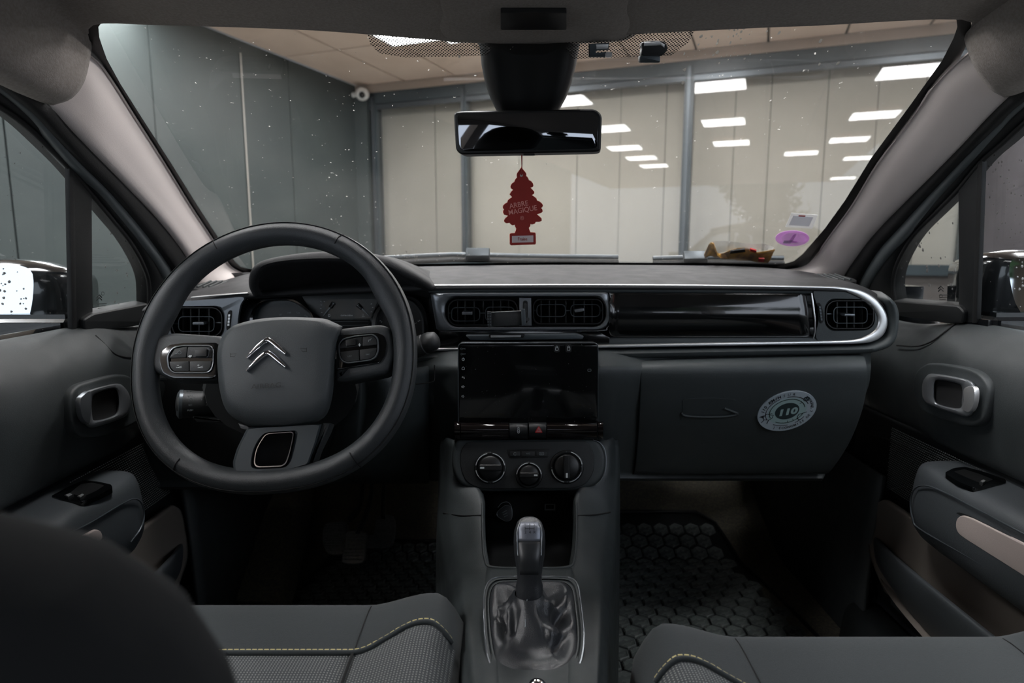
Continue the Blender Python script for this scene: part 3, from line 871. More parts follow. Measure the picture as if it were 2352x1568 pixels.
# ================================================================== dashboard
D = thing('dashboard', 'wide dark grey dashboard under the windshield with chrome line and air vents', 'dashboard', V(CX, 1.15, -.45))
cols = [((400, 690, 1.16), (328, 706, 1.10)), ((458, 664, 1.28), (400, 690, 1.095)), ((530, 640, 1.40), (470, 680, 1.09)), ((600, 624, 1.46), (570, 672, 1.085)),
        ((750, 616, 1.475), (760, 662, 1.08)), ((962, 612, 1.475), (985, 655, 1.08)), ((1260, 608, 1.475), (1260, 652.5, 1.08)), ((1640, 610, 1.475), (1600, 653.5, 1.08)),
        ((1790, 617, 1.45), (1800, 655.5, 1.08)), ((1860, 626, 1.40), (1900, 657.5, 1.08)), ((1925, 643, 1.28), (1975, 665, 1.083)), ((1985, 664, 1.17), (2030, 694, 1.088)), ((2042, 705, 1.13), (2052, 735, 1.095))]
A = [P(*c[0]) for c in cols]; B = [P(*c[1]) for c in cols]
rows = [[a + Vector((0, .04, -.01)) for a in A], A,
        [a.lerp(b, .35) + Vector((0, 0, .004)) for a, b in zip(A, B)],
        [a.lerp(b, .75) + Vector((0, 0, .006)) for a, b in zip(A, B)],
        [b + Vector((0, .012, .002)) for b in B], [b + Vector((0, -.002, -.004)) for b in B],
        [b + Vector((0, .002, -.009)) for b in B], [b + Vector((0, .02, -.012)) for b in B]]
patch('dash_top', rows, MT['dash_top'], D, 5, 4, .004, -1)

TF = Pl(V(0, 1.085, 0), (0, -1, 0))
slab('fascia', TF, [(985, 657), (1400, 655), (1850, 658), (1940, 661), (1995, 673), (2030, 702), (2044, 735), (2034, 770), (2002, 789), (1950, 794), (1400, 804), (985, 812)], -.06, -.036, MT['void'], D)
slab('fascia', TF, [(332, 702), (443, 684), (560, 674), (552, 700), (545, 760), (548, 825), (335, 845)], -.06, -.036, MT['void'], D)
ua = [(985, 657), (1200, 656), (1400, 656), (1650, 657.5), (1870, 661)]; ub = [(985, 672), (1200, 671), (1400, 672), (1650, 673), (1872, 674)]
ribbon('upper_band', [TF.pt(x, y, .002) for x, y in ua], [TF.pt(x, y, .0) for x, y in ub], TF.n, .001, MT['dash'], D, 60, .02)
ua = [(985, 795), (1200, 793), (1400, 774), (1650, 775), (1872, 774), (1960, 775)]; ub = [(985, 800), (1200, 796), (1400, 792), (1650, 788), (1850, 784), (1955, 781)]
ribbon('lower_band', [TF.pt(x, y, .0) for x, y in ua], [TF.pt(x, y, .002) for x, y in ub], TF.n, .001, MT['dash'], D, 60, .02)
# soft lip that wraps round below and beyond the chrome
lip_o = [(2016, 668), (2038, 681), (2056, 702), (2060, 735), (2050, 785), (2012, 806), (1950, 812), (1700, 817), (1400, 822), (1200, 826), (1000, 830), (800, 845), (500, 870), (330, 880)]
lip_i = [(2014, 671), (2028, 687), (2037, 706), (2042, 735), (2034, 772), (2002, 790), (1950, 795), (1700, 799), (1400, 804), (1200, 808), (1000, 812), (800, 826), (500, 846), (330, 856)]
ribbon('lower_lip', crv([TF.pt(x, y, -.03 if i == 0 else .0) for i, (x, y) in enumerate(lip_o)], 4), crv([TF.pt(x, y, -.03 if i == 0 else .002) for i, (x, y) in enumerate(lip_i)], 4), TF.n, .012, MT['dash'], D, 60, .05)
# chrome line
co = [(985, 653.5), (1200, 652.5), (1400, 652.5), (1650, 654), (1850, 656.5), (1935, 659.5), (1985, 670), (2022, 697), (2039, 732), (2031, 766), (2005, 784), (1960, 789), (1850, 791), (1600, 795), (1400, 798.5), (1200, 802), (1000, 806)]
ci = [(985, 658), (1200, 657), (1400, 657), (1650, 658.5), (1850, 661.5), (1925, 665.5), (1968, 680), (2003, 705), (2017, 732), (2010, 756), (1988, 771), (1955, 780), (1850, 783), (1600, 787), (1400, 791), (1200, 795), (1000, 799)]
ribbon('chrome_line', crv([TF.pt(x, y, .004) for x, y in co], 5), crv([TF.pt(x, y, .004) for x, y in ci], 5), TF.n, .0025, MT['silver'], D, 60, .006)
col_ = [(440, 681), (500, 676), (570, 671)]; cil_ = [(440, 684.5), (500, 679.5), (570, 674.5)]
ribbon('chrome_line', [TF.pt(x, y, .004) for x, y in col_], [TF.pt(x, y, .004) for x, y in cil_], TF.n, .0025, MT['silver'], D, 60, .006)
# glossy passenger panel, bowed
rw = []
for f_, h in ((0, .003), (.08, .006), (.3, .0115), (.55, .013), (.8, .009), (.95, .004), (1, .001)):
    y = 672 + 103 * f_
    rw.append([TF.pt(x0, y + (x0 - 1400) * .004 * (1 - f_), h) for x0 in (1399, 1500, 1620, 1740, 1862 + 8 * f_)])
patch('gloss_panel', rw, MT['gloss'], D, 4, 4, .004, -1)
tube('panel_edge', [TF.pt(1864, 673, .006), TF.pt(1868, 700, .012), TF.pt(1872, 735, .014), TF.pt(1872, 762, .009), TF.pt(1868, 776, .003)], .0012, MT['silver'], D, seg=6)
# demister slots in the top corners
def demister(c, wpx, dr, label):
    pl = Pl(c, (.0, -.06, 1), (0, 1, 0)); pl.u = Vector((1, 0, 0)); pl.v = Vector((0, 1, 0)) - pl.n * pl.n.y
    o = prism('demister_vent', [pl.at(x * .030, y * .075 + dr * x * .02, .003) for x, y in ell(0, 0, 1.25, 1, 20)], pl.n, .006, MT['black'], D, .001)
    for k in (-.6, -.2, .2, .6):
        tube('slat', [pl.at(.028 * k - .008 * dr, -.05, .0045), pl.at(.028 * k + .012 * dr, .05, .0045)], .0018, MT['dash'], o, seg=6)
demister(P(1912, 641, 1.235), 50, 1, 'r'); demister(P(492, 657, 1.24), 50, -1, 'l')

# ---- vents
def vent(name_label, rim, rings, slats, knobs, sides, cav=-.03):
    x0, y0, x1, y1, r = rim
    v = frame('air_vent', TF, rr(x0, y0, x1, y1, r), rr(x0 + 3, y0 + 3, x1 - 3, y1 - 3, r - 2), band(-.012, .006), MT['black'], D, 72)
    v['label'] = name_label
    slab('cavity', TF, rr(x0 + 1, y0 + 1, x1 - 1, y1 - 1, r - 1), cav - .004, cav, MT['void'], v)
    for sx in slats:
        slab('slat', TF, [(sx - 1.2, y0 + 4), (sx + 1.2, y0 + 4), (sx + 1.2, y1 - 4), (sx - 1.2, y1 - 4)], cav, -.012, MT['dark'], v)
    for a in rings:
        frame('louvre_ring', TF, rr(*a, 11), rr(a[0] + 2.2, a[1] + 2.2, a[2] - 2.2, a[3] - 2.2, 9), band(-.016, -.001), MT['graphite'], v, 56)
    for (ka, kb) in sides:
        tube('ring_arm', [TF.pt(*ka, -.006), TF.pt(*kb, -.006)], .0013, MT['graphite'], v, seg=6)
    for (kx, ky, w, hh, rot) in knobs:
        c, s_ = math.cos(rot), math.sin(rot)
        slab('tab', TF, [(kx + x * c - y * s_, ky + x * s_ + y * c) for x, y in rr(-w, -hh, w, hh, 2)], -.02, .004, MT['satin'], v, .0012)
    return v
cb_o = rpoly([(988, 671), (1399, 670), (1404, 735), (1393, 753), (1372, 758), (1003, 760)], [2, 2, 6, 10, 6, 4], 4)
frame('vent_bezel', TF, cb_o, rr(1024, 682, 1391, 750, 28), band(-.02, .010, .3), MT['satin'], D, 96)
tube('bezel_edge', crv([TF.pt(x, y, .006) for x, y in ((1401, 672), (1404, 700), (1405, 732), (1395, 752), (1374, 759), (1200, 760), (1012, 761))], 5), .0009, MT['chrome'], D, seg=6)
vent('paired air vent behind the phone clip', (1028, 687, 1190, 748, 22), [(1036, 705, 1103, 738), (1114, 704, 1182, 738)], (1051, 1068, 1089, 1110, 1132, 1150, 1168), [(1073, 719.5, 12, 3.6, 0)], [((1030, 719), (1038, 719)), ((1102, 719), (1116, 719))])
vent('paired air vent over the touch screen', (1224, 686, 1386, 745, 16), [(1232, 698, 1300, 728), (1310, 698, 1379, 728)], (1243, 1262, 1276, 1300, 1318, 1342, 1360), [(1331, 712.5, 11, 3.6, -.16)], [((1226, 713), (1233, 713)), ((1299, 713), (1311, 713)), ((1378, 713), (1385, 713))])
dv = slab('vent_divider', TF, [(1192.5, 684), (1220, 684), (1221, 748), (1193, 748)], -.02, .007, MT['satin'], D, .0012)
slab('wheel_slot', TF, rr(1201, 690, 1212, 742, 5), -.01, .0075, MT['void'], dv)
slab('thumb_wheel', TF, rr(1203, 697, 1210, 736, 3), -.006, .010, MT['dark'], dv, .001)
pr = frame('vent_plate', TF, crv([(1866, 664), (1925, 666), (1966, 681), (2002, 706), (2016, 733), (2009, 757), (1987, 772), (1950, 781), (1874, 784), (1879, 735), (1874, 700)], 4, True), rr(1896, 688, 2009, 757, 24), band(-.03, .004, .1), MT['dash'], D, 120)
vent('round-cornered air vent beside the passenger door', (1897, 689, 2008, 756, 24), [(1914, 704, 1993, 743)], (1923, 1945, 1962, 1981), [(1952, 723.5, 12, 2.6, 0)], [((1899, 721), (1915, 721)), ((1992, 721), (2006, 721))])
slab('wheel_slot', TF, crv([(1877, 698), (1884, 697), (1891, 718), (1891, 738), (1884, 741), (1882, 722)], 3, True), -.005, .0052, MT['void'], pr)
for k in range(5):
    slab('thumb_wheel', TF, [(1881 + k * 1.1, 703 + k * 7), (1885 + k * 1.0, 703 + k * 7), (1886 + k * .8, 708 + k * 7), (1882 + k * .9, 708 + k * 7)], -.002, .0075, MT['graphite'], pr)
plv = frame('vent_plate', TF, crv([(380, 697), (430, 690), (520, 683), (566, 680), (556, 700), (549, 745), (549, 800), (470, 815), (378, 822)], 4, True), rr(393, 704, 512, 775, 24), band(-.03, .004, .1), MT['satin'], D, 120)
vent('round-cornered air vent behind the steering wheel rim', (394, 705, 511, 774, 24), [(409, 726, 493, 762)], (420, 438, 457, 480), [(455, 743, 13, 3.2, 0)], [((396, 743), (410, 743)), ((492, 741), (510, 741))])
slab('wheel_slot', TF, crv([(524, 716), (532, 714), (530, 736), (527, 757), (520, 756), (521, 736)], 3, True), -.005, .0052, MT['void'], plv)
for k in range(4):
    slab('thumb_wheel', TF, [(524.5 - k * .6, 722 + k * 7), (528.5 - k * .6, 722 + k * 7), (528 - k * .6, 727 + k * 7), (524 - k * .6, 727 + k * 7)], -.002, .0075, MT['silver'], plv)

# glossy shelf under the vents
slab('gloss_shelf', TF, [(1008, 761), (1372, 760), (1400, 775), (1400, 790), (1010, 798)], -.01, .004, MT['gloss'], D, .001)
br = slab('bracket_bar', TF, [(1070, 771), (1325, 768), (1341, 773), (1338, 779), (1080, 781)], .004, .028, MT['graphite'], D, .0015)
slab('bracket_tab', TF, rpoly([(1122, 768), (1206, 768), (1203, 776), (1124, 777)], 3, 3), .02, .030, MT['black'], br, .001)
slab('bracket_inset', TF, [(1127, 770), (1197, 769.5), (1196, 774), (1127, 775)], .028, .0312, MT['silver'], br)

# ---- lower fascia, knee panels and glovebox
lx = [330, 420, 520, 620, 720, 820, 900, 985, 1060, 1200, 1375, 1470, 1600, 1750, 1900, 2000]
def lrow(y, Ys, sl=0):
    out = []
    for x in lx:
        k = Ys - (.05 if 1040 <= x <= 1390 else (.02 if 985 <= x <= 1470 else 0)) * (1 if y > 815 else .3)
        if x > 1850:                           # the end follows the curved edge of the glovebox
            x = min(x, 1850 + (x - 1850) * max(.1, 1 - max(0, y - 880) / 300))
        out.append(P(x, y + (20 if x < 700 else 0), k))
    return out
patch('lower_fascia', [lrow(800, 1.10), lrow(830, 1.09), lrow(850, 1.075), lrow(900, 1.085), lrow(1000, 1.12), lrow(1080, 1.165), lrow(1104, 1.2), lrow(1085, 1.55)], MT['dash'], D, 4, 4, .004, -1)
lefte = [(1473, 829), (1472, 850), (1471, 900), (1468, 960), (1463, 1030), (1456, 1088)]
right = [(1984, 818), (1992, 845), (1990, 895), (1976, 955), (1946, 1025), (1902, 1086)]
gy = [1.070, 1.052, 1.058, 1.072, 1.102, 1.135]
grow = []
for (a, b, Y) in zip(lefte, right, gy):
    grow.append([P(a[0] + (b[0] - a[0]) * f_, a[1] + (b[1] - a[1]) * f_, Y + .004 * (abs(f_ - .5) * 2) ** 6) for f_ in (0, .02, .1, .3, .5, .7, .9, .98, 1)])
grow = [[p + Vector((0, .02, 0)) for p in grow[0]]] + grow + [[p + Vector((0, .03, 0)) for p in grow[-1]]]
gb = patch('glovebox_lid', grow, MT['dash'], D, 3, 4, .012, -1)
GB = Pl(P(1700, 930, 1.066), (P(1800, 930, 1.0665) - P(1600, 930, 1.0665)).cross(P(1700, 890, 1.056) - P(1700, 975, 1.0775)))
if GB.n.y > 0: GB = Pl(GB.o, -GB.n)
slab('handle_recess', GB, rpoly([(1568, 916), (1640, 914), (1692, 918), (1694, 944), (1668, 952), (1568, 953)], 8, 4), -.01, .0022, MT['dash'], gb)
tube('handle_lip', crv([GB.pt(x, y, .003) for x, y in ((1564, 948), (1575, 955), (1620, 957.5), (1665, 956.5), (1694, 951), (1680, 944), (1664, 938))], 5), .0022, MT['dash'], gb, seg=8)
# driver's knee panel with its pocket lid and folds, seen through the wheel
kp = [[P(x, y, Y) for x, y, Y in r] for r in (
    [(770, 868, 1.00), (800, 866, .985), (828, 865, .98), (842, 864, .985), (870, 862, .965), (900, 860, .975), (935, 850, 1.0), (985, 842, 1.04)],
    [(770, 930, 1.01), (798, 930, .995), (826, 930, .985), (838, 930, .995), (858, 930, .985), (890, 930, .975), (930, 930, 1.0), (985, 930, 1.06)],
    [(765, 1000, 1.03), (790, 1000, 1.015), (818, 1000, 1.01), (830, 1000, 1.015), (845, 1000, 1.01), (870, 1000, 1.02), (920, 1000, 1.04), (985, 1000, 1.08)],
    [(740, 1110, 1.14), (780, 1110, 1.13), (810, 1110, 1.12), (820, 1110, 1.12), (840, 1110, 1.12), (860, 1110, 1.12), (910, 1110, 1.13), (985, 1110, 1.15)])]
patch('knee_panel', kp, MT['dash'], D, 4, 4, .004, -1)
patch('knee_panel', [[P(x, y, Y) for x, y, Y in r] for r in (
    [(330, 850, 1.08), (420, 850, 1.06), (520, 850, 1.04), (640, 850, 1.0), (770, 868, 1.0)],
    [(340, 950, 1.10), (420, 950, 1.08), (520, 950, 1.05), (640, 950, 1.02), (770, 930, 1.01)],
    [(350, 1040, 1.13), (430, 1040, 1.11), (520, 1040, 1.09), (640, 1040, 1.06), (765, 1000, 1.03)],
    [(360, 1120, 1.2), (440, 1120, 1.18), (530, 1120, 1.17), (640, 1120, 1.16), (740, 1110, 1.14)])], MT['dark'], D, 4, 4, .004, -1)
tube('fuse_lid_seam', crv([P(x, y, 1.0) for x, y in ((998, 838), (998, 868), (994, 876), (975, 880), (955, 882))], 5), .001, MT['void'], D, seg=6)

# ---- instrument cluster
I = thing('instrument_cluster', 'hooded instrument cluster with two dials behind the steering wheel', 'instrument cluster', P(780, 760, 1.12))
IC = Pl(P(780, 720, 1.13), (0, -1, .18))
rim = [(584, 678), (575, 660), (574, 640), (580, 621), (598, 605), (640, 594), (700, 586), (760, 583), (820, 585), (868, 592), (905, 606), (945, 629), (975, 647), (996, 662)]
inn = [(592, 692), (590, 686), (600, 681), (622, 678), (655, 676), (690, 667), (722, 657), (760, 652), (800, 651), (850, 653), (890, 663), (930, 670), (962, 677), (988, 686)]
Yr = [1.07, 1.04, 1.02, 1.005, 1.0, .995, .99, .99, .99, .995, 1.005, 1.02, 1.045, 1.07]
def hood(rows_):
    return rows_
r_in = [P(x, y, 1.14) for x, y in inn]
r_mid = [P(a[0] * .5 + b[0] * .5, a[1] * .5 + b[1] * .5, (Y + 1.14) / 2) for a, b, Y in zip(inn, rim, Yr)]
cen = P(785, 690, 1.0)
def shrink(p, k, dY):
    q = p + (Vector((cen.x, p.y, cen.z)) - p).normalized() * k
    return q + Vector((0, dY, 0))
r_rim = [P(x, y, Y) for (x, y), Y in zip(rim, Yr)]
r_lo = [shrink(p, .010, .004) for p in r_rim]
r_f = [shrink(p, .004, -.002) for p in r_rim]
r_b0 = [shrink(p, -.001, .012) for p in r_rim]
r_b1 = [p + Vector((0, .06, -.002)) for p in r_rim]
r_b2 = [p + Vector((0, .20, -.010)) for p in r_rim]
r_b3 = [Vector((p.x, p.y + .42, CAM.z - .055)) for p in r_rim]
patch('hood', [r_in, r_mid, r_lo, r_f, r_b0, r_b1, r_b2, r_b3], MT['dash_top'], I, 4, 4, .003, 1)
slab('cluster_face', IC, rpoly([(548, 700), (575, 684), (660, 680), (700, 662), (770, 656), (850, 657), (900, 668), (950, 676), (990, 690), (992, 800), (548, 810)], 8, 3), -.03, 0, MT['void'], I)
def pod(outer, inner, prof=.02):
    o = frame('dial_pod', IC, crv(outer, 4, True), crv(inner, 4, True), band(-.01, prof, .3), MT['gloss'], I, 90)
    return o
po = [(549, 745), (555, 720), (565, 700), (584, 685), (622, 680), (671, 684), (703, 703), (722, 730), (718, 785), (640, 808), (560, 795)]
pi = [(584, 735), (587, 718), (595, 706), (612, 695), (642, 691), (671, 694), (699, 712), (714, 730), (706, 770), (640, 788), (592, 775)]
pd = pod(po, pi)
MT['dial'] = mat('dial_face', (22, 34, 38), .35)
slab('dial_face', IC, crv(pi, 3, True), -.004, .004, MT['dial'], pd)
for s_, x, y, r_ in (('80', 645, 722, 8), ('100', 664, 718, 0), ('120', 684, 718, -12), ('140', 703, 726, -30)):
    text('numerals', s_, IC, x, y, 4.0, MT['dim'], pd, .0048, r_, 1.1)
po2 = [(848, 745), (858, 712), (880, 690), (918, 676), (950, 679), (972, 694), (984, 720), (989, 760), (982, 795), (910, 810), (855, 790)]
pi2 = [(868, 745), (874, 718), (892, 700), (920, 688), (943, 692), (957, 705), (966, 725), (969, 758), (962, 782), (908, 792), (872, 778)]
pd2 = pod(po2, pi2)
slab('dial_face', IC, crv(pi2, 3, True), -.004, .004, MT['black'], pd2)
text('numerals', '5', IC, 962, 737, 5.5, MT['print'], pd2, .0048, -62, 1.0)
text('numerals', '2', IC, 875, 738, 5.5, MT['print'], pd2, .0048, 40, 1.0)
stroke('tick', IC, [(953, 743), (957, 741)], .9, MT['print'], pd2, .0045)
MT['ipanel'] = mat('cluster_panel_grey', (34, 38, 38), .45)
ip = slab('info_panel', IC, rpoly([(690, 674), (715, 664), (775, 660), (850, 662), (888, 674), (862, 735), (745, 735), (712, 712)], 6, 3), .0, .006, MT['ipanel'], I, .001)
MT['disp'] = mat('info_display', (44, 48, 48), .25, coat=.3)
slab('display', IC, [(737, 688), (869, 686), (852, 731), (762, 732)], .006, .007, MT['disp'], ip)
tube('rim_line', crv([IC.pt(x, y, .008) for x, y in ((662, 679), (675, 669), (688, 664), (715, 660.5), (775, 657.5), (842, 659))], 4), .0006, MT['satin'], ip, seg=6)  # raised bezel edge, its thin highlight drawn as a pale tube
for a, b in (((766, 696), (743, 724)), ((822, 700), (848, 725))):
    tube('needle', [IC.pt(*a, .009), IC.pt((a[0] * .55 + b[0] * .45), (a[1] * .55 + b[1] * .45), .009), IC.pt(*b, .009)], [.0028, .0016, .0005], MT['dim'], ip, seg=6)
    tube('needle_hub', [IC.pt(a[0], a[1], .007), IC.pt(a[0] + (b[0] - a[0]) * .35, a[1] + (b[1] - a[1]) * .35, .0105)], [.0042, .003], MT['black'], ip, seg=8)
for x, y in ((737, 692), (738, 700), (737, 708), (739, 717), (745, 692), (853, 698), (856, 706), (853, 716)):
    stroke('tick', IC, [(x - 1.6, y), (x + 1.6, y + (.6 if x < 800 else -.6))], .8, MT['print'], ip, .0075)
text('lettering', 'CITROËN', IC, 796, 724.5, 2.6, MT['print'], ip, .0075, 0, 1.7, .005)
stroke('fuel_mark', IC, rr(754, 722, 758, 727, .5, 1), .7, MT['print'], ip, .0075, True)
stroke('heat_mark', IC, [(834, 721), (834, 726), (831, 727), (838, 727)], .7, MT['print'], ip, .0075)
stroke('lower_display_edge', IC, [(763, 738), (845, 737), (845, 746), (762, 748)], .6, MT['dim'], I, .002, True)

# ---- round speed sticker on the glovebox
ST_ = thing('speed_sticker', 'round grey 110 km/h energy saving sticker on the glovebox lid', 'sticker', GB.pt(1808, 944))
GS = Pl(GB.o + GB.n * .0035, GB.n)
c18, s18 = math.cos(math.radians(-18)), math.sin(math.radians(-18))
def sk(x, y):                               # unit disc -> pixels
    X, Y = 70 * x, -42 * y
    return (1808 + X * c18 - Y * s18, 944 + X * s18 + Y * c18)
def disc(r, n=48, a0=0, a1=360):
    return [sk(r * math.sin(math.radians(a0 + (a1 - a0) * i / n)), r * math.cos(math.radians(a0 + (a1 - a0) * i / n))) for i in range(n if abs(a1 - a0) >= 360 else n + 1)]
MT['st_pale'] = mat('sticker_grey', (150, 160, 166), .5)
MT['st_mid'] = mat('sticker_green_grey', (138, 160, 158), .5)
slab('disc', GS, disc(1), -.004, .0, MT['st_pale'], ST_)
slab('inner_disc', GS, disc(.66), .0, .0003, MT['st_mid'], ST_)
MT['st_dark'] = mat('sticker_dark', (34, 46, 48), .5)
slab('centre_disc', GS, disc(.415), .0003, .0006, MT['st_dark'], ST_)
stroke('outer_arc', GS, disc(.73, 30, -100, -8), 1.5, MT['ink'], ST_, .0004)
stroke('outer_arc', GS, disc(.73, 26, 12, 88), 1.8, MT['ink'], ST_, .0004)
stroke('outer_arc', GS, disc(.73, 26, 140, 170), 1.5, MT['ink'], ST_, .0004)
stroke('outer_arc', GS, disc(.73, 26, 190, 232), 1.5, MT['ink'], ST_, .0004)
stroke('inner_arc', GS, disc(.60, 40, -98, 98), 1.6, MT['ink'], ST_, .0006)
stroke('inner_arc', GS, disc(.60, 40, 125, 232), 1.4, MT['ink'], ST_, .0006)
for a in (-75, 70, 170, 190):
    q = math.radians(a)
    stroke('tick', GS, [sk(.60 * math.sin(q), .60 * math.cos(q)), sk(.50 * math.sin(q), .50 * math.cos(q))], 1.2, MT['ink'], ST_, .0006)
z7s = lambda x, y: (1720 + x * .08291, 880 + y * .08291)
stroke('plug_outline', GS, [z7s(*p) for p in ((500, 850), (420, 920), (392, 970), (420, 1010), (560, 1020), (650, 960), (680, 880), (600, 880), (510, 850))], 1.6, MT['ink'], ST_, .0006)
stroke('plug_pin', GS, [z7s(420, 1020), z7s(345, 1095)], 1.6, MT['ink'], ST_, .0006)
stroke('plug_pin', GS, [z7s(545, 1030), z7s(495, 1120)], 1.6, MT['ink'], ST_, .0006)
stroke('socket_outline', GS, [z7s(*p) for p in ((1610, 790), (1450, 840), (1385, 855), (1350, 920), (1340, 960), (1385, 1010), (1470, 975))], 1.6, MT['ink'], ST_, .0006)
slab('badge', GS, [z7s(x, y) for x, y in ell(1602, 435, 95, 62, 20, -18)], 0, .0004, MT['st_dark'], ST_)
stroke('badge_mark', GS, [z7s(*p) for p in ((1545, 470), (1575, 420), (1600, 470), (1625, 410), (1650, 440))], .7, MT['st_pale'], ST_, .0007)
text('numerals', '110', GS, *z7s(1060, 800), 15.5, MT['st_mid'], ST_, .0010, 11, 1.3, .05, .18)
def around(name, s, r, a0, a1, size, m, out=True, bold=0.0, shear=0.0):
    bm = bmesh.new(); n = len(s)
    for i, chh in enumerate(s):
        if chh == ' ': continue
        a = math.radians(a0 + (a1 - a0) * i / (n - 1))
        p = sk(r * math.sin(a), r * math.cos(a)); da = .02 * (1 if a1 > a0 else -1)
        q = sk(r * math.sin(a + da), r * math.cos(a + da))
        rot = -math.degrees(math.atan2(q[1] - p[1], q[0] - p[0]))
        o = text('t', chh, GS, p[0], p[1], size, m, None, .0006, rot, 1.05, bold, shear)
        bm.from_mesh(o.data); me = o.data; bpy.data.objects.remove(o); bpy.data.meshes.remove(me)
    return bm_obj(name, bm, m, ST_, 0, False)
around('lettering', 'À 110 KM/H', .84, -82, -7, 7.0, MT['ink'], True, .04)
around('lettering', 'SUR', .84, 4, 27, 6.6, MT['ink'], True, 0, .15)
around('lettering', "J'ÉCONOMISE DE L'ÉNERGIE", .86, 222, 62, 5.6, MT['ink'], True, .02)
# ================================================================== touch screen, climate panel
TS = Pl(P(1213, 880, 1.02), (0, -1, .06))
T = thing('touch_screen', 'large black touch screen standing proud of the dashboard middle', 'touch screen', P(1213, 975, 1.03))
slab('housing', TS, rr(1052, 787, 1374, 980, 9), -.03, .0, MT['black'], T, .002)
slab('display', TS, rr(1054, 789, 1372, 978, 8), -.002, .0012, MT['screen'], T, .0006)
tube('edge_line', [TS.pt(x, y, .0004) for x, y in rr(1052.5, 787.5, 1373.5, 979.5, 9, 5)], .0007, MT['graphite'], T, True, 6)  # lighter tube draws the highlight along the screen border
h_ = .0016
text('lettering', 'MIC', TS, 1066, 801, 2.4, MT['dim'], T, h_, 0, 1.2)
text('lettering', 'RST', TS, 1066, 813, 2.4, MT['dim'], T, h_, 0, 1.2)
for y in (801, 813): stroke('pin_hole', TS, ell(1060, y, 2, 2, 10), .5, MT['dim'], T, h_, True)
stroke('power_icon', TS, ell(1064, 825, 2.8, 2.8, 14, 0, -60, 240), .8, MT['print'], T, h_); stroke('power_icon', TS, [(1064, 821), (1064, 825)], .8, MT['print'], T, h_)
stroke('home_icon', TS, [(1061, 848.5), (1061, 845), (1064, 842), (1067, 845), (1067, 848.5)], .8, MT['print'], T, h_, True)
stroke('back_icon', TS, [(1063, 864), (1061, 866), (1063, 868), (1061, 866), (1066, 866), (1067, 868.5), (1065, 870)], .8, MT['print'], T, h_)
for y, s_ in ((888, '+'), (910, '-')):
    stroke('volume_icon', TS, [(1060.5, y - 1), (1062, y - 1), (1064, y - 3), (1064, y + 3), (1062, y + 1), (1060.5, y + 1)], .7, MT['print'], T, h_, True)
    text('lettering', s_, TS, 1067, y, 3, MT['print'], T, h_)
for x in (1279, 1306):
    slab('icon_tile', TS, rr(x - 7, 790, x + 7, 809, 4), .0012, .0016, MT['void'], T)
    stroke('lock_icon', TS, rr(x - 3, 798, x + 3, 804.5, 1, 2), .9, MT['print'], T, .002, True)
    stroke('lock_icon', TS, ell(x, 797.5, 2.2, 3.2, 8, 0, 180, 360), .9, MT['print'], T, .002)
stroke('demist_reflection', TS, rr(1350, 847.5, 1357.5, 852.5, 1, 2), .7, MT['dim'], T, h_, True)  # reflected demist symbol, drawn on the glass in dim print

# bar below the screen
BB = Pl(P(1213, 990, 1.0), (0, -1, .12))
def barx(x0, x1, dh=0.0, y0=970, y1=1010):
    R = []
    for x in (x0, x0 + .8, x1 - .8, x1):
        e = -.0015 if x in (x0, x1) else 0
        ring = []
        for f_, h in ((0, -.03), (0, -.012), (.03, -.002), (.10, .003), (.25, .0065), (.5, .0075), (.75, .0055), (.92, .0), (1, -.008), (1, -.03)):
            ring.append(BB.pt(x, y0 + (y1 - y0) * f_, h + dh + e))
        R.append(ring)
    return R
bar = thing('switch_bar', 'glossy black switch bar under the touch screen with lock and hazard buttons', 'switch bar', P(1213, 1010, 1.0))
MT['gloss_warm'] = mat('glossy_bar', (16, 12, 12), .1, coat=.6, vary=(700, (70, 66, 66), .74, .80))
loft('bar', barx(1058, 1169), MT['gloss_warm'], bar); loft('bar', barx(1256, 1372), MT['gloss_warm'], bar)
loft('end_cap', barx(1043, 1057, 0, 968, 1011), MT['gloss_warm'], bar); loft('end_cap', barx(1373, 1386, 0, 967, 1009), MT['gloss_warm'], bar)
b1 = loft('button', barx(1170, 1212, .0012, 971, 1008), MT['dark'], bar); b2 = loft('button', barx(1214.5, 1255, .0012, 970, 1007), MT['dark'], bar)
BQ = Pl(BB.o + BB.n * .0092, BB.n)
stroke('lock_icon', BQ, ell(1191, 990, 2.6, 4.6, 14), 1.0, MT['print'], b1, .0004, True); stroke('lock_icon', BQ, ell(1191, 984, 1.8, 2.8, 8, 0, 180, 360), 1.0, MT['print'], b1, .0004)
stroke('lock_icon', BQ, [(1191, 989), (1191, 992)], 1.0, MT['print'], b1, .0004)
stroke('status_lamp', BQ, rr(1187, 977, 1195, 979, .5, 1), .4, MT['dim'], b1, .0004, True)
slab('triangle', BQ, rpoly([(1237.5, 977.5), (1246.5, 993.5), (1228.5, 993.5)], 2, 3), -.001, .0006, MT['red'], b2)
stroke('triangle_line', BQ, [(1237.5, 982), (1243, 991.5), (1232, 991.5)], .8, MT['print'], b2, .0008, True)
stroke('triangle_line', BQ, [(1237.5, 985.5), (1240.5, 990), (1234.5, 990)], .7, MT['print'], b2, .0008, True)

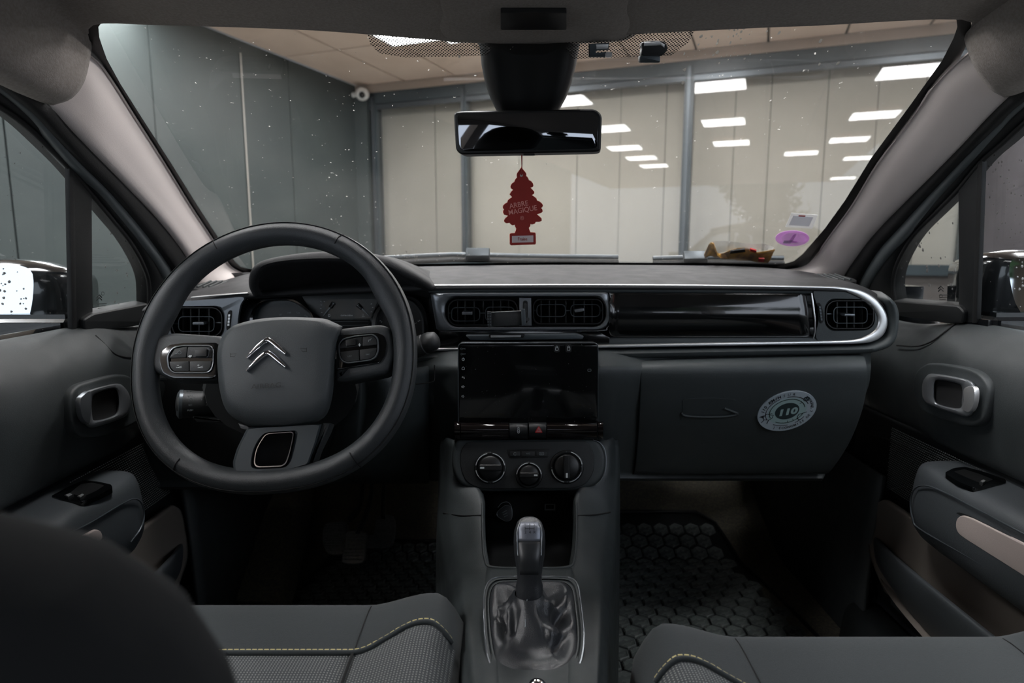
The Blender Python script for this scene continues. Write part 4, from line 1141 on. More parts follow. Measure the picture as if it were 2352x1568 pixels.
CP = Pl(P(1214, 1072, .985), (0, -.95, .31))
K = thing('climate_panel', 'dark climate control panel with three rotary knobs', 'climate panel', P(1214, 1128, .99))
slab('body', CP, rpoly([(1046, 1010), (1372, 1008), (1393, 1040), (1391, 1085), (1372, 1115), (1330, 1127), (1095, 1129), (1052, 1112), (1036, 1072), (1038, 1030)], [20, 14, 24, 24, 24, 24, 30, 26, 30, 20], 5), -.07, -.002, MT['dash'], K, .008, 4)
slab('face', CP, rpoly([(1072, 1014), (1350, 1012), (1366, 1040), (1364, 1085), (1346, 1112), (1320, 1121), (1105, 1123), (1070, 1108), (1056, 1072), (1058, 1034)], [20, 14, 24, 24, 24, 24, 30, 26, 30, 20], 5), -.01, .0, MT['dark'], K, .002, 3)
tube('side_seam', crv([CP.pt(x, y, -.003) for x, y in ((1362, 1010), (1380, 1018), (1391, 1040), (1391, 1080), (1382, 1100), (1368, 1113))], 5), .0007, MT['satin'], K, seg=6)
bz = slab('button_recess', CP, rpoly([(1164, 1032), (1264, 1030), (1259, 1050), (1170, 1052)], 4, 3), -.004, .0012, MT['black'], K, .0008)
for x0, x1, ic in ((1171, 1195, 'loop'), (1197, 1229, 'A/C'), (1231, 1257, 'heat')):
    b = slab('button', CP, rpoly([(x0, 1036.5), (x1, 1036), (x1 - 1, 1047), (x0 + 1, 1047.5)], 2, 3), .0, .0026, MT['dark'], bz, .0008)
    x = (x0 + x1) / 2
    if ic == 'A/C': text('lettering', ic, CP, x, 1041.5, 3.2, MT['dim'], b, .003, 0, 1.2)
    elif ic == 'loop': stroke('icon', CP, ell(x, 1042, 3.4, 3, 14, 0, 40, 330), .9, MT['dim'], b, .003)
    else:
        stroke('icon', CP, rr(x - 5, 1038.5, x + 5, 1044.5, 1.5, 2), .8, MT['dim'], b, .003, True)
        for k in (-2.4, 0, 2.4): stroke('icon', CP, [(x + k, 1040), (x + k, 1043.5)], .8, MT['dim'], b, .003)
def knob(cx, cy, r, ang, arcs, label, marks):
    ry = r * 1.0
    base = frame('knob', CP, ell(cx, cy, r, ry, 48), ell(cx, cy, r * .76, ry * .76, 48), band(-.002, .0035, .3), MT['black'], K, 48)
    base['label'] = label
    for a0, a1 in arcs:
        stroke('scale_arc', CP, ell(cx, cy, r * .9, ry * .9, 20, 0, a0, a1), 1.7, MT['print'], base, .0044)
    R = []
    for f_, h in ((.76, .0), (.76, .010), (.73, .013), (.66, .0145), (.001, .0145)):
        R.append([CP.pt(x, y, h) for x, y in ell(cx, cy, r * f_, ry * f_, 36)])
    loft('dial', R, MT['black'], base, True, False)
    c, s_ = math.cos(math.radians(ang)), math.sin(math.radians(ang))
    slab('grip', CP, [(cx + x * c - y * s_, cy + x * s_ + y * c) for x, y in rr(-r * .72, -r * .2, r * .72, r * .2, r * .12)], .010, .022, MT['black'], base, .0025, 3)
    q = (cx + r * .5 * c, cy + r * .5 * s_)
    slab('pointer', CP, [(q[0] + x * c - y * s_, q[1] + x * s_ + y * c) for x, y in rr(-r * .13, -r * .055, r * .13, r * .055, .5, 2)], .02, .0226, MT['print'], base)
    for mx_, my_, tx_ in marks:
        text('mark', tx_, CP, mx_, my_, 3.2, MT['dim'], base, .0045)
knob(1126, 1074, 37, 180, [(190, 258), (280, 350), (100, 170), (15, 80)], 'air direction knob nearest the steering wheel', [(1126, 1038, 'w'), (1126, 1109, 'u'), (1161, 1074, 'v')])
knob(1215, 1091, 31, 0, [(185, 265), (275, 355)], 'small fan speed knob in the middle', [(1199, 1065, '2'), (1214, 1061, '3'), (1228, 1065, '4')])
knob(1302, 1072, 39, 90, [(285, 350), (20, 80), (100, 170)], 'temperature knob nearest the glovebox', [(1301, 1037, 'o'), (1303, 1106, 'o'), (1335, 1071, 'd'), (1267, 1073, 'w')])

# ---- phone clip on the vent
PC = Pl(P(1163, 732, 1.035), (.0, -1, .1))
ph = thing('phone_clip', 'small black phone clip fixed to the vent', 'phone holder', P(1163, 750, 1.04))
slab('body', PC, rpoly([(1128, 717), (1200, 713.5), (1201, 747), (1130, 750)], 3, 3), -.03, .0, MT['dark'], ph, .001)
tube('top_edge', [PC.pt(1129, 717, .0), PC.pt(1200, 713.5, .0)], .0007, MT['silver'], ph, seg=6)
slab('jaw', PC, rpoly([(1197, 709.5), (1206, 709), (1208, 743), (1205, 748), (1199, 749)], 2, 3), -.03, .008, MT['graphite'], ph, .001)
slab('jaw', PC, rpoly([(1118, 714), (1129, 716), (1130, 751), (1121, 752)], 2, 3), -.03, .006, MT['dark'], ph, .001)
for k in range(5):
    for j in range(2):
        slab('tooth', PC, rr(1119.5 + 5 * j, 718 + 6.6 * k, 1122.8 + 5 * j, 721 + 6.6 * k, .6, 1), .004, .0085, MT['graphite'], ph)
tube('screw', [PC.pt(1209, 733, -.01), PC.pt(1212, 733, .0)], .003, MT['dark'], ph, seg=10)

# ================================================================== steering wheel
WC = V(-.3104, .8311, -.1394)
tilt = .3832
WP = Pl(WC, (0, -math.cos(tilt), math.sin(tilt)))
rotw = .0746
S = thing('steering_wheel', 'black leather steering wheel with flat bottom and chrome emblem', 'steering wheel', WC)
def wshape(a, R=.170, B_=.1634, sq=.856):
    c, s_ = math.cos(a), math.sin(a)
    if s_ < 0:
        x, y = R * math.copysign(abs(c) ** sq, c), -B_ * abs(s_) ** sq
    else:
        x, y = R * c, R * s_
    return x * math.cos(rotw) - y * math.sin(rotw), x * math.sin(rotw) + y * math.cos(rotw)
rings = []
NR = 120
cl = [Vector(wshape(2 * PI * i / NR)) for i in range(NR)]
seamv = []
for i in range(NR):
    tn = (cl[(i + 1) % NR] - cl[i - 1]).normalized(); nr = Vector((tn.y, -tn.x))
    a = math.degrees(2 * PI * i / NR) % 360
    # thumb bulges beside the spokes
    bul = sum(math.exp(-((a - c + 180) % 360 - 180) ** 2 / (2 * 9.0 ** 2)) for c in (25, 155))
    ring = []
    for j in range(20):
        q = 2 * PI * j / 20
        ra = .0155 + (.006 * bul if math.cos(q) < 0 else 0)
        rb = .0180
        x = cl[i] + nr * (ra * math.cos(q))
        hh = rb * math.sin(q)
        if j == 3: hh -= .0012
        ring.append(WP.at(x.x, x.y, hh))
    rings.append(ring)
rings.append(rings[0])
loft('rim', rings, MT['leather'], S, True, False, 60)
bmw = [(.0155 * math.cos(2 * PI * 2.2 / 20), .018 * math.sin(2 * PI * 2.2 / 20))][0]
tube('rim_seam', [WP.at(*(cl[i] + Vector(((cl[(i + 1) % NR] - cl[i - 1]).normalized().y, -(cl[(i + 1) % NR] - cl[i - 1]).normalized().x)) * (bmw[0] + .0002)), bmw[1] + .0002) for i in range(NR)], .0008, MT['void'], S, True, 6)
for a in (62, 118, 232, 305):
    i = int(a / 360 * NR)
    tn = (cl[(i + 1) % NR] - cl[i - 1]).normalized(); nr = Vector((tn.y, -tn.x))
    tube('rim_joint', [WP.at(*(cl[i] + nr * (.0157 * math.cos(q))), .0182 * math.sin(q)) for q in [2 * PI * k / 20 for k in range(-3, 7)]], .0007, MT['void'], S, False, 6)
# airbag cover: rounded shield, built from outline rings
z9 = lambda x, y: (480 + x * .26775, 700 + y * .26786)
cov = [z9(*p) for p in ((120, 260), (160, 215), (230, 170), (400, 125), (620, 105), (850, 108), (1000, 120), (1070, 150), (1150, 190), (1130, 240), (1100, 330), (1085, 450), (1075, 620), (1060, 780), (1010, 940), (900, 1010), (640, 1045), (420, 1045), (330, 1030), (200, 960), (130, 870), (90, 720), (70, 560), (65, 420), (85, 320))]
cr_ = resample(crv(cov, 4, True), 72)
inn1 = [z9(*p) for p in ((160, 270), (200, 220), (270, 185), (420, 150), (620, 130), (830, 135), (940, 150), (985, 200), (1010, 300), (1020, 450), (1010, 620), (990, 730), (950, 800), (830, 835), (620, 840), (420, 845), (270, 840), (190, 800), (150, 720), (130, 560), (120, 420), (135, 320))]
ir_ = resample(crv(inn1, 4, True), 72)
cc_ = sum(ir_, Vector((0, 0))) / 72
AH = .030
rg = []
for t_, h in ((0, -.035), (0, .0), (.12, .016), (.4, .024), (.75, .0285), (1, AH)):
    rg.append([WP.pt(a.x * (1 - t_) + b.x * t_, a.y * (1 - t_) + b.y * t_, h) for a, b in zip(cr_, ir_)])
for k, h in ((.75, AH + .0022), (.45, AH + .004), (.15, AH + .0046), (.01, AH + .0046)):
    rg.append([WP.pt(cc_.x + (b.x - cc_.x) * k, cc_.y + (b.y - cc_.y) * k, h) for b in ir_])
hub = loft('airbag_cover', rg, MT['airbag'], S, True, False, 60)
WH = WP.shifted(AH + .0045)
for dy_ in (0, 112):
    co_ = [(326, 446), (400, 356), (470, 292), (498, 276), (512, 274), (530, 278), (560, 300), (612, 345), (672, 412)]
    ci_ = [(336, 466), (405, 402), (462, 356), (486, 338), (500, 332), (514, 334), (538, 350), (595, 398), (656, 438)]
    A_ = crv([WH.pt(*z9(x, y + dy_), .0005) for x, y in co_], 4); B_ = crv([WH.pt(*z9(x, y + dy_), .0005) for x, y in ci_], 4)
    ribbon('emblem', A_, B_, WH.n, .0042, MT['chrome'], hub, 60, .003)
text('lettering', 'AIRBAG', WH, *z9(492, 695), 11, MT['dark'], hub, .0011, 4, 1.25, .0)
for x, y, s_ in ((208, 430, 1), (812, 385, -1)):
    stroke('horn_mark', WH, [z9(x + s_ * a, y + b) for a, b in ((-25, -18), (-25, 18), (-25, 12), (10, 14), (28, -10), (-25, -8))], 1.0, MT['void'], hub, -.0003 if s_ < 0 else .0003)
# side spokes with their button pads
def spoke(outline, rim_o, rim_i, lab):
    sp_ = slab('spoke', WP, outline, -.022, .008, MT['leather'], S, .010, 4)
    pad = slab('pad', WP, rim_o, .004, .0105, MT['gloss'], S, .002)
    pad['label'] = lab
    frame('chrome_frame', WP, rim_o2, rim_i, band(.006, .0135, .35), MT['satin'], pad, 64)
    return pad
z10 = lambda x, y: (360 + x * .14035, 760 + y * .1403)
rim_o2 = [z10(*p) for p in rpoly([(150, 400), (250, 255), (420, 225), (880, 225), (945, 290), (935, 560), (895, 660), (820, 700), (260, 700), (180, 620)], [60, 100, 60, 70, 60, 60, 60, 60, 90, 70], 5)]
ri = [z10(*p) for p in rpoly([(192, 410), (275, 275), (430, 248), (865, 248), (912, 305), (902, 550), (868, 635), (810, 666), (275, 666), (212, 595)], [55, 90, 55, 60, 50, 50, 50, 50, 80, 60], 5)]
pl_out = [z10(*p) for p in rpoly([(35, 500), (60, 330), (180, 225), (420, 190), (1000, 185), (1000, 720), (900, 775), (250, 775), (90, 690)], 60, 4)]
left_sp = rpoly([(352, 770), (395, 762), (512, 770), (530, 800), (530, 868), (480, 872), (390, 872), (345, 850), (335, 810)], 14, 4)
pL = spoke(left_sp, pl_out, ri, 'button pad on the door side of the wheel')
def btn(pad, pts, h0=.006, h1=.0125, m='dark'):
    return slab('button', WP, rpoly(pts, 2.0, 3), h0, h1, MT[m], pad, .0008)
B1 = [z10(*p) for p in ((205, 440), (290, 290), (440, 258), (500, 258), (480, 430))]
B2 = [z10(*p) for p in ((510, 258), (860, 258), (900, 310), (895, 430), (490, 432))]
B3 = [z10(*p) for p in ((205, 500), (525, 492), (525, 655), (280, 655), (220, 590))]
B4 = [z10(*p) for p in ((538, 492), (892, 488), (888, 560), (855, 630), (805, 655), (538, 655))]
for B_ in (B1, B2, B3, B4): btn(pL, B_)
btn(pL, [z10(*p) for p in ((620, 300), (820, 290), (815, 410), (620, 415))], .010, .0165, 'black')
stroke('roller_edge', WP, [z10(*p) for p in ((830, 285), (860, 300), (850, 400), (820, 430))], 2, MT['satin'], pL, .0135)
stroke('icon', WP, [z10(*p) for p in ((320, 590), (320, 600), (405, 600), (405, 575), (335, 600))], 1.0, MT['print'], pL, .0130); stroke('icon', WP, [z10(330, 562), z10(362, 562)], 1.0, MT['print'], pL, .0130)
stroke('icon', WP, [z10(*p) for p in ((670, 600), (755, 600), (755, 572), (680, 600))], 1.0, MT['print'], pL, .0130); stroke('icon', WP, [z10(660, 560), z10(700, 560)], .9, MT['print'], pL, .0130); stroke('icon', WP, [z10(680, 545), z10(680, 578)], .9, MT['print'], pL, .0130)
stroke('icon', WP, [z10(x, y) for x, y in ell(372, 350, 28, 26, 12)], .9, MT['dim'], pL, .0130, True); stroke('icon', WP, [z10(300, 375), z10(335, 365)], 1.4, MT['dim'], pL, .0130)
slab('icon', WP, [z10(*p) for p in ((510, 415), (535, 395), (575, 395), (570, 420), (540, 435))], .012, .0132, MT['print'], pL)
# passenger-side pad
rim_o2 = [z9(*p) for p in rpoly([(1110, 330), (1150, 285), (1250, 262), (1410, 246), (1455, 280), (1462, 380), (1440, 450), (1390, 480), (1180, 506), (1125, 480), (1108, 400)], [20, 20, 20, 25, 25, 25, 25, 20, 30, 25, 20], 4)]
riR = [z9(*p) for p in rpoly([(1122, 335), (1160, 298), (1255, 275), (1405, 260), (1440, 290), (1446, 378), (1426, 438), (1382, 466), (1185, 491), (1137, 468), (1120, 400)], [20, 20, 20, 22, 22, 22, 22, 20, 28, 22, 20], 4)]
pr_out = [z9(*p) for p in rpoly([(1092, 260), (1440, 235), (1505, 262), (1525, 330), (1510, 430), (1460, 500), (1180, 545), (1085, 560)], 22, 4)]
right_sp = rpoly([z9(*p) for p in ((1090, 200), (1300, 175), (1470, 160), (1560, 190), (1600, 420), (1545, 580), (1400, 610), (1180, 650), (1070, 660))], 12, 4)
pR = spoke(right_sp, pr_out, riR, 'button pad on the screen side of the wheel')
for q in ([(1122, 345), (1165, 300), (1258, 280), (1312, 274), (1308, 350), (1122, 375)], [(1318, 273), (1402, 264), (1436, 294), (1442, 340), (1316, 352)], [(1122, 402), (1285, 384), (1290, 476), (1185, 487), (1138, 464)], [(1292, 383), (1441, 366), (1424, 434), (1380, 462), (1296, 474)]):
    btn(pR, [z9(*p) for p in q])
btn(pR, [z9(*p) for p in ((1172, 298), (1258, 288), (1260, 342), (1175, 352))], .010, .0165, 'black')
text('lettering', 'LIST', WP, *z9(1208, 440), 3.2, MT['dim'], pR, .0130, 5, 1.2)
text('lettering', 'SRC', WP, *z9(1362, 425), 3.2, MT['dim'], pR, .0130, 5, 1.2)
stroke('icon', WP, crv([z9(*p) for p in ((1368, 316), (1372, 300), (1385, 300), (1392, 285))], 4), 1.3, MT['dim'], pR, .0130)
slab('icon', WP, [z9(*p) for p in ((1290, 328), (1300, 342), (1290, 356), (1281, 342))], .012, .0132, MT['print'], pR)
# lower spoke with its framed opening
fo = [z9(*p) for p in rpoly([(478, 1098), (738, 1080), (712, 1230), (668, 1394), (372, 1404), (388, 1240)], [40, 36, 90, 60, 60, 90], 6)]
fi = [z9(*p) for p in rpoly([(494, 1112), (716, 1096), (690, 1228), (640, 1366), (398, 1376), (412, 1240)], [36, 30, 80, 52, 52, 80], 6)]
lo_o = [z9(*p) for p in rpoly([(330, 1050), (600, 1040), (900, 1020), (975, 1020), (930, 1180), (860, 1370), (640, 1420), (300, 1446), (215, 1440), (203, 1350), (240, 1230)], [12, 10, 10, 12, 20, 20, 20, 30, 24, 24, 30], 4)]
lsp = frame('lower_spoke', WP, lo_o, fo, band(-.018, .010, .12), MT['graphite'], S, 120)
frame('chrome_frame', WP, fo, fi, band(-.012, .0125, .35), MT['chrome'], lsp, 90)
slab('opening', WP, fi, -.022, -.018, MT['void'], lsp)
slab('side_trim', WP, [z9(*p) for p in ((975, 1010), (1040, 1012), (1010, 1090), (935, 1240), (890, 1375), (862, 1380), (905, 1230))], -.016, .004, MT['leather'], S, .003)
slab('side_trim', WP, [z9(*p) for p in ((245, 1010), (330, 1035), (390, 1090), (330, 1075), (270, 1060))], -.016, .0, MT['leather'], S, .002)

# ---- column shroud and stalks
CO = thing('steering_column', 'black steering column shroud with two control stalks', 'steering column', P(640, 960, 1.0))
loft('shroud', [[P(x, y, Y) for x, y in ell(cx, cy, rx, ry, 24)] for cx, cy, rx, ry, Y in ((645, 900, 175, 110, .90), (645, 890, 180, 112, .93), (660, 870, 160, 110, 1.0), (690, 840, 130, 90, 1.10))], MT['dark'], CO, True, True, 50)
sa, sb = P(404, 928, .93), P(520, 928, .955)
dx = (sb - sa).normalized()
def stalk(a, b, prof, m, name):
    ax = (b - a); L_ = ax.length; ax.normalize(); u_ = ax.cross(Vector((0, 0, 1))).normalized(); w_ = u_.cross(ax)
    return loft(name, [[a + ax * (L_ * f_) + (u_ * math.cos(q) + w_ * math.sin(q)) * r_ for q in [2 * PI * k / 24 for k in range(24)]] for f_, r_ in prof], m, CO, True, True, 50)
lst = stalk(sa, sb, [(0, .008), (.02, .015), (.07, .0195), (.12, .0205), (.125, .019), (.14, .019), (.15, .021), (.6, .0195), (1.0, .018)], MT['dark'], 'left_stalk')
stalk(P(404, 928, .93), P(420, 928, .934), [(0, .009), (.15, .0165), (.5, .0215), (1, .0215)], MT['graphite'], 'stalk_cap')
SP_ = Pl(P(460, 928, .912), (.1, -1, .05))
for s_, x, y in (('MEM', 434, 899), ('SET+', 437, 910), ('SET-', 438, 930), ('PUSH', 437, 942), ('LIMIT', 477, 900), ('0', 463, 917)):
    text('lettering', s_, SP_, x, y, 4, MT['dim'], lst, .0, 4, 1.0, .01)
stroke('icon', SP_, ell(439, 919, 5, 5, 14, 0, 150, 390), .9, MT['dim'], lst, 0); stroke('icon', SP_, [(436, 917), (440, 920)], .9, MT['dim'], lst, 0)
rk = slab('rocker', SP_, rr(469, 906, 488, 934, 3), -.006, .001, MT['black'], lst, .001)
for y in (910, 917, 924, 930): stroke('rib', SP_, [(473, y), (485, y - 1)], 1.1, MT['satin'], rk, .0015)
slab('shroud_lip', SP_, rpoly([(440, 955), (530, 966), (540, 974), (450, 970)], 4, 3), -.03, -.012, MT['dark'], CO, .003)
ra, rb2 = P(1006, 778, 1.0), P(880, 830, 1.02)
stalk(ra, rb2, [(0, .007), (.03, .013), (.12, .0165), (.2, .0165), (.21, .0155), (.23, .0155), (.24, .017), (1, .015)], MT['dark'], 'right_stalk')
# ================================================================== doors
MT['pocket'] = mat('door_pocket_lining', (104, 97, 90), .75, bump=(900, .4))
MT['insert'] = mat('pale_armrest_insert', (170, 158, 152), .55, bump=(900, .2))
MT['armrest'] = mat('armrest_plastic', (62, 66, 69), .46, bump=(1300, .4))
MT['grille'] = mat('speaker_grille_dot', (128, 132, 130), .35)
MT['drop'] = mat('water_drop', (120, 118, 116), .12, spec=.8)
MT['handle'] = mat('handle_satin_metal', (172, 176, 180), .28, metal=.8)
DOORP = [(-.126, -.705), (-.129, -.694), (-.142, -.678), (-.18, -.655), (-.235, -.648), (-.295, -.658), (-.332, -.668), (-.345, -.678)]
def door(side):
    L = side == 'L'
    dy = 0.0 if L else .028
    def w(x, y, z):
        return V(x, y, z) if L else V(2 * CX - x, y + dy, z)
    SP = SL if L else SR
    who = 'driver' if L else 'passenger'
    D_ = thing('car_door', 'dark grey %s door with window, armrest and side mirror' % who, 'car door', w(-.70, .6, -.8), 'front doors')
    # window surround
    if L:
        fo_ = fL2; fi_ = [(-140, 165), (0, 246), (61, 290), (112, 338), (165, 392), (212, 449), (256, 502), (297, 553), (326, 603), (341, 646), (343, 698)]
    else:
        fo_ = fR2; fi_ = [(2480, 190), (2390, 254), (2352, 284), (2302, 330), (2254, 372), (2199, 438), (2150, 488), (2096, 544), (2062, 603), (2051, 648), (2055, 690)]
    ribbon('window_frame', crv([SP.pt(x, y, .002) for x, y in fo_], 5), crv([SP.pt(x, y, -.002) for x, y in fi_], 5), SP.n, .010, MT['dark'], D_, 60, .025)
    tube('window_seal', crv([SP.pt(x, y, .002) for x, y in fi_], 5), .004, MT['rubber'], D_, seg=8)
    if L:
        mp = [(-260, 90), (0, 238), (80, 295), (172, 385), (176, 770), (-260, 845)]
        qp = [(200, 430), (255, 498), (300, 553), (334, 610), (350, 650), (350, 705), (200, 730)]
        bar_ = [(166, 388), (212, 440), (214, 724), (196, 766), (170, 768)]
        b2_ = [(160, 384), (172, 395), (178, 766), (166, 768)]
        sill = [(193, 734), (216, 720), (343, 696), (350, 744), (212, 764), (195, 759)]
    else:
        mp = [(2600, 90), (2352, 272), (2300, 322), (2242, 380), (2236, 745), (2600, 800)]
        qp = [(2212, 420), (2150, 480), (2092, 544), (2055, 606), (2042, 648), (2046, 698), (2212, 712)]
        bar_ = [(2248, 372), (2200, 434), (2201, 706), (2212, 744), (2236, 742)]
        b2_ = [(2256, 366), (2244, 378), (2231, 742), (2243, 742)]
        sill = [(2047, 690), (2200, 702), (2213, 716), (2209, 742), (2180, 744), (2046, 724)]
    mesh('window_glass', [SP.pt(x, y, -.014) for x, y in mp], [list(range(len(mp)))], MT['pane'], D_, 0)
    mesh('quarter_glass', [SP.pt(x, y, -.008) for x, y in qp], [list(range(len(qp)))], MT['pane'], D_, 0)
    slab('division_bar', SP, bar_, -.004, .004, MT['dark'], D_, .003)
    slab('bar_seal', SP, b2_, -.001, .006, MT['rubber'], D_, .003)
    slab('quarter_sill', SP, rpoly(sill, 6, 3), -.012, .012, MT['dark'], D_, .005, 3)
    # drops on the panes
    dv_, df_ = [], []
    def drop(x, y, r):
        c = SP.pt(x, y, -.007); k = SP.m(x, y) * r; i = len(dv_)
        for a in range(6):
            q = 2 * PI * a / 6
            dv_.append(c + SP.u * math.cos(q) * k + SP.v * math.sin(q) * k * 1.3)
        dv_.append(c + SP.n * k * .8 - SP.v * k * .3)
        for a in range(6): df_.append((i + a, i + (a + 1) % 6, i + 6))
    random.seed(11 if L else 12)
    if L:
        for _ in range(22): drop(random.uniform(222, 330), random.uniform(520, 700), random.choice((.8, 1, 1.4)))
        for _ in range(26): drop(random.uniform(0, 158), random.uniform(300, 590), random.choice((.6, .8, 1.1)))
    else:
        for _ in range(30): drop(random.uniform(2070, 2195), random.uniform(490, 690), random.choice((1, 1.6, 2.2)))
        for _ in range(46): drop(random.uniform(2262, 2350), random.uniform(330, 560), random.choice((.9, 1.2, 1.8)))
    dd = mesh('rain_drops', dv_, df_, MT['drop'], D_, 60); dd['kind'] = 'stuff'
    QP = SP.shifted(-.006)
    cx_, cy_ = (228, 678) if L else (2161, 658)
    for k in (0, 6):
        stroke('etched_emblem', QP, [(cx_ - 6, cy_ + k + 5), (cx_, cy_ + k - 1), (cx_ + 6, cy_ + k + 5)], 2.0, MT['ink'], D_, 0)
    stroke('etched_mark', QP, ell(cx_ + (8 if L else 0), cy_ + (-4 if L else 22), 3.5, 4, 12), .8, MT['ink'], D_, 0, True)
    for k in range(3):
        stroke('etched_mark', QP, [(cx_ - 3, cy_ + 20 + 5 * k), (cx_ + 17 - 3 * k, cy_ + 19 + 5 * k)], 1.0, MT['ink'], D_, 0)
    # upper panel
    Ys = [-.45, 0, .4, .7, .85, .95, 1.05, 1.14, 1.22, 1.32]
    rows_ = []
    for z, x in DOORP:
        rows_.append([w(x - (.012 if y > 1.1 else 0), y, z - (.012 if 1.1 < y < 1.2 else .022 if y > 1.2 else 0) * (1 if z > -.2 else 0)) for y in Ys])
    patch('upper_panel', rows_, MT['door'], D_, 4, 4, .01, -1)
    if L: sm = [(219, 770), (240, 790), (262, 812), (285, 820), (305, 821)]
    else: sm = [(2195, 742), (2170, 762), (2140, 784), (2105, 795), (2060, 793)]
    XD = Pl(w(-.662, 0, 0), (1 if L else -1, 0, .12))
    def on_door(px, py):                       # the point of the upper panel under a pixel
        X_ = -.665
        for _ in range(14):
            p = PX(px, py, X_ if L else 2 * CX - X_); z = p.z - CAM.z; q = DOORP[-1][1]
            for (za, xa), (zb, xb) in zip(DOORP, DOORP[1:]):
                if za >= z >= zb: q = xa + (xb - xa) * (za - z) / (za - zb)
            yy = p.y - CAM.y - dy
            X_ = .5 * X_ + .5 * (q - (.012 * min(1, max(0, (yy - 1.05) / .09))))
        return PX(px, py, (X_ + .0012) if L else 2 * CX - X_ - .0012)
    tube('panel_seam', crv([on_door(x, y) for x, y in sm], 5), .0015, MT['void'], D_, seg=6)
    # lower panel
    zl_ = [(-.34, -.682), (-.37, -.688), (-.44, -.690), (-.50, -.690), (-.62, -.688), (-.72, -.68)]
    patch('lower_panel', [[w(x, y, z) for y in (-.45, 0, .5, .9, 1.1, 1.25, 1.36)] for z, x in zl_], MT['dark'], D_, 3, 3, .01, -1)
    # handle
    HPl = Pl(w(-.645, 0, 0), (1 if L else -1, 0, .02))
    if L:
        zz = lambda x, y: (x * .5102, 440 + y * .5102)
        ho = [(356, 940), (372, 910), (410, 890), (520, 864), (560, 880), (586, 925), (582, 985), (552, 1018), (425, 1060), (388, 1052), (364, 1010)]
        hi = [(414, 940), (432, 908), (508, 886), (528, 912), (528, 982), (506, 1010), (432, 1030), (416, 1015)]
        hr = [(318, 930), (345, 880), (400, 855), (540, 822), (610, 850), (640, 930), (630, 1010), (590, 1055), (440, 1105), (360, 1095), (325, 1030)]
        lv = [(362, 945), (376, 918), (412, 904), (408, 1030), (392, 1040), (370, 1008)]
    else:
        zz = lambda x, y: (1872 + x * .5102, 440 + y * .5102)
        ho = [(482, 905), (484, 862), (502, 830), (532, 819), (640, 835), (705, 854), (727, 890), (727, 940), (714, 990), (690, 1011), (650, 1005), (530, 966), (490, 938)]
        hi = [(540, 900), (542, 858), (562, 848), (640, 862), (662, 884), (661, 940), (650, 975), (560, 958), (541, 932)]
        hr = [(440, 900), (445, 830), (480, 785), (540, 772), (700, 800), (770, 860), (775, 950), (750, 1030), (690, 1055), (600, 1035), (480, 985)]
        lv = [(668, 888), (704, 875), (718, 900), (712, 960), (690, 992), (660, 975), (668, 940)]
    hr_s = [zz(*p) for p in crv(hr, 4, True)]
    slab('handle_surround', HPl, hr_s, -.03, .002, MT['door'], D_, .005, 4)
    hd_ = frame('door_handle', HPl, [zz(*p) for p in crv(ho, 4, True)], [zz(*p) for p in crv(hi, 4, True)], band(.0, .014, .3), MT['handle'], D_, 80)
    slab('handle_well', HPl, [zz(*p) for p in crv(hi, 4, True)], .0, .0065, MT['void'], hd_)
    slab('pull_lever', HPl, [zz(*p) for p in crv(lv, 4, True)], .008, .0155, MT['silver'] if not L else MT['satin'], hd_, .0015)
    # armrest
    sec = [(-.70, -.354), (-.66, -.354), (-.628, -.355), (-.608, -.358), (-.597, -.366), (-.591, -.385), (-.587, -.43), (-.592, -.462), (-.608, -.485), (-.64, -.498), (-.70, -.50)]
    ex = 0 if L else .02
    rg_ = []
    for y, k in ((-.3, 1), (.3, 1), (.8, 1), (.92 + ex, 1), (.965 + ex, .97), (.99 + ex, .90), (1.008 + ex, .78), (1.018 + ex, .60), (1.022 + ex, .35)):
        rg_.append([w(-.70 + (x + .70) * k, y, -.43 + (z + .43) * (k * .45 + .55)) for x, z in crv([Vector(p) for p in sec], 3)])
    ar = loft('armrest', rg_, MT['armrest'], D_, True, True, 60)
    AS = Pl(w(-.5905, 0, 0), (1 if L else -1, 0, 0))
    if L:
        seam_ = [(150, 1230), (215, 1196), (275, 1160), (303, 1146), (318, 1148), (327, 1160), (331, 1185), (322, 1215), (300, 1245)]
        ins_ = [(204, 1224), (222, 1214), (235, 1220), (238, 1238), (200, 1262), (60, 1335), (40, 1300)]
    else:
        seam_ = [(2400, 1248), (2352, 1226), (2226, 1160), (2150, 1122), (2117, 1115), (2098, 1126), (2091, 1155), (2097, 1190), (2112, 1214), (2226, 1280), (2352, 1352), (2400, 1380)]
        ins_ = [(2193, 1208), (2196, 1190), (2208, 1182), (2230, 1189), (2352, 1250), (2900, 1530), (2900, 1665), (2352, 1324), (2216, 1238), (2199, 1225)]
    tube('armrest_seam', crv([AS.pt(x, y, .001) for x, y in seam_], 5), .0013, MT['graphite'], ar, seg=6)
    slab('insert_recess', AS, rpoly([(x + (x - 2330) * .06, y + (y - 1270) * .08) for x, y in ins_] if not L else ins_, 8, 3), -.02, .001, MT['dark'], ar)
    slab('armrest_insert', AS, rpoly(ins_, 12, 4), -.02, .004, MT['insert'], ar, .003, 3)
    TP = Pl(w(0, 0, -.3540), (0, 0, 1), (0, 1, 0)); TP.u = Vector((1, 0, 0)); TP.v = Vector((0, 1, 0))
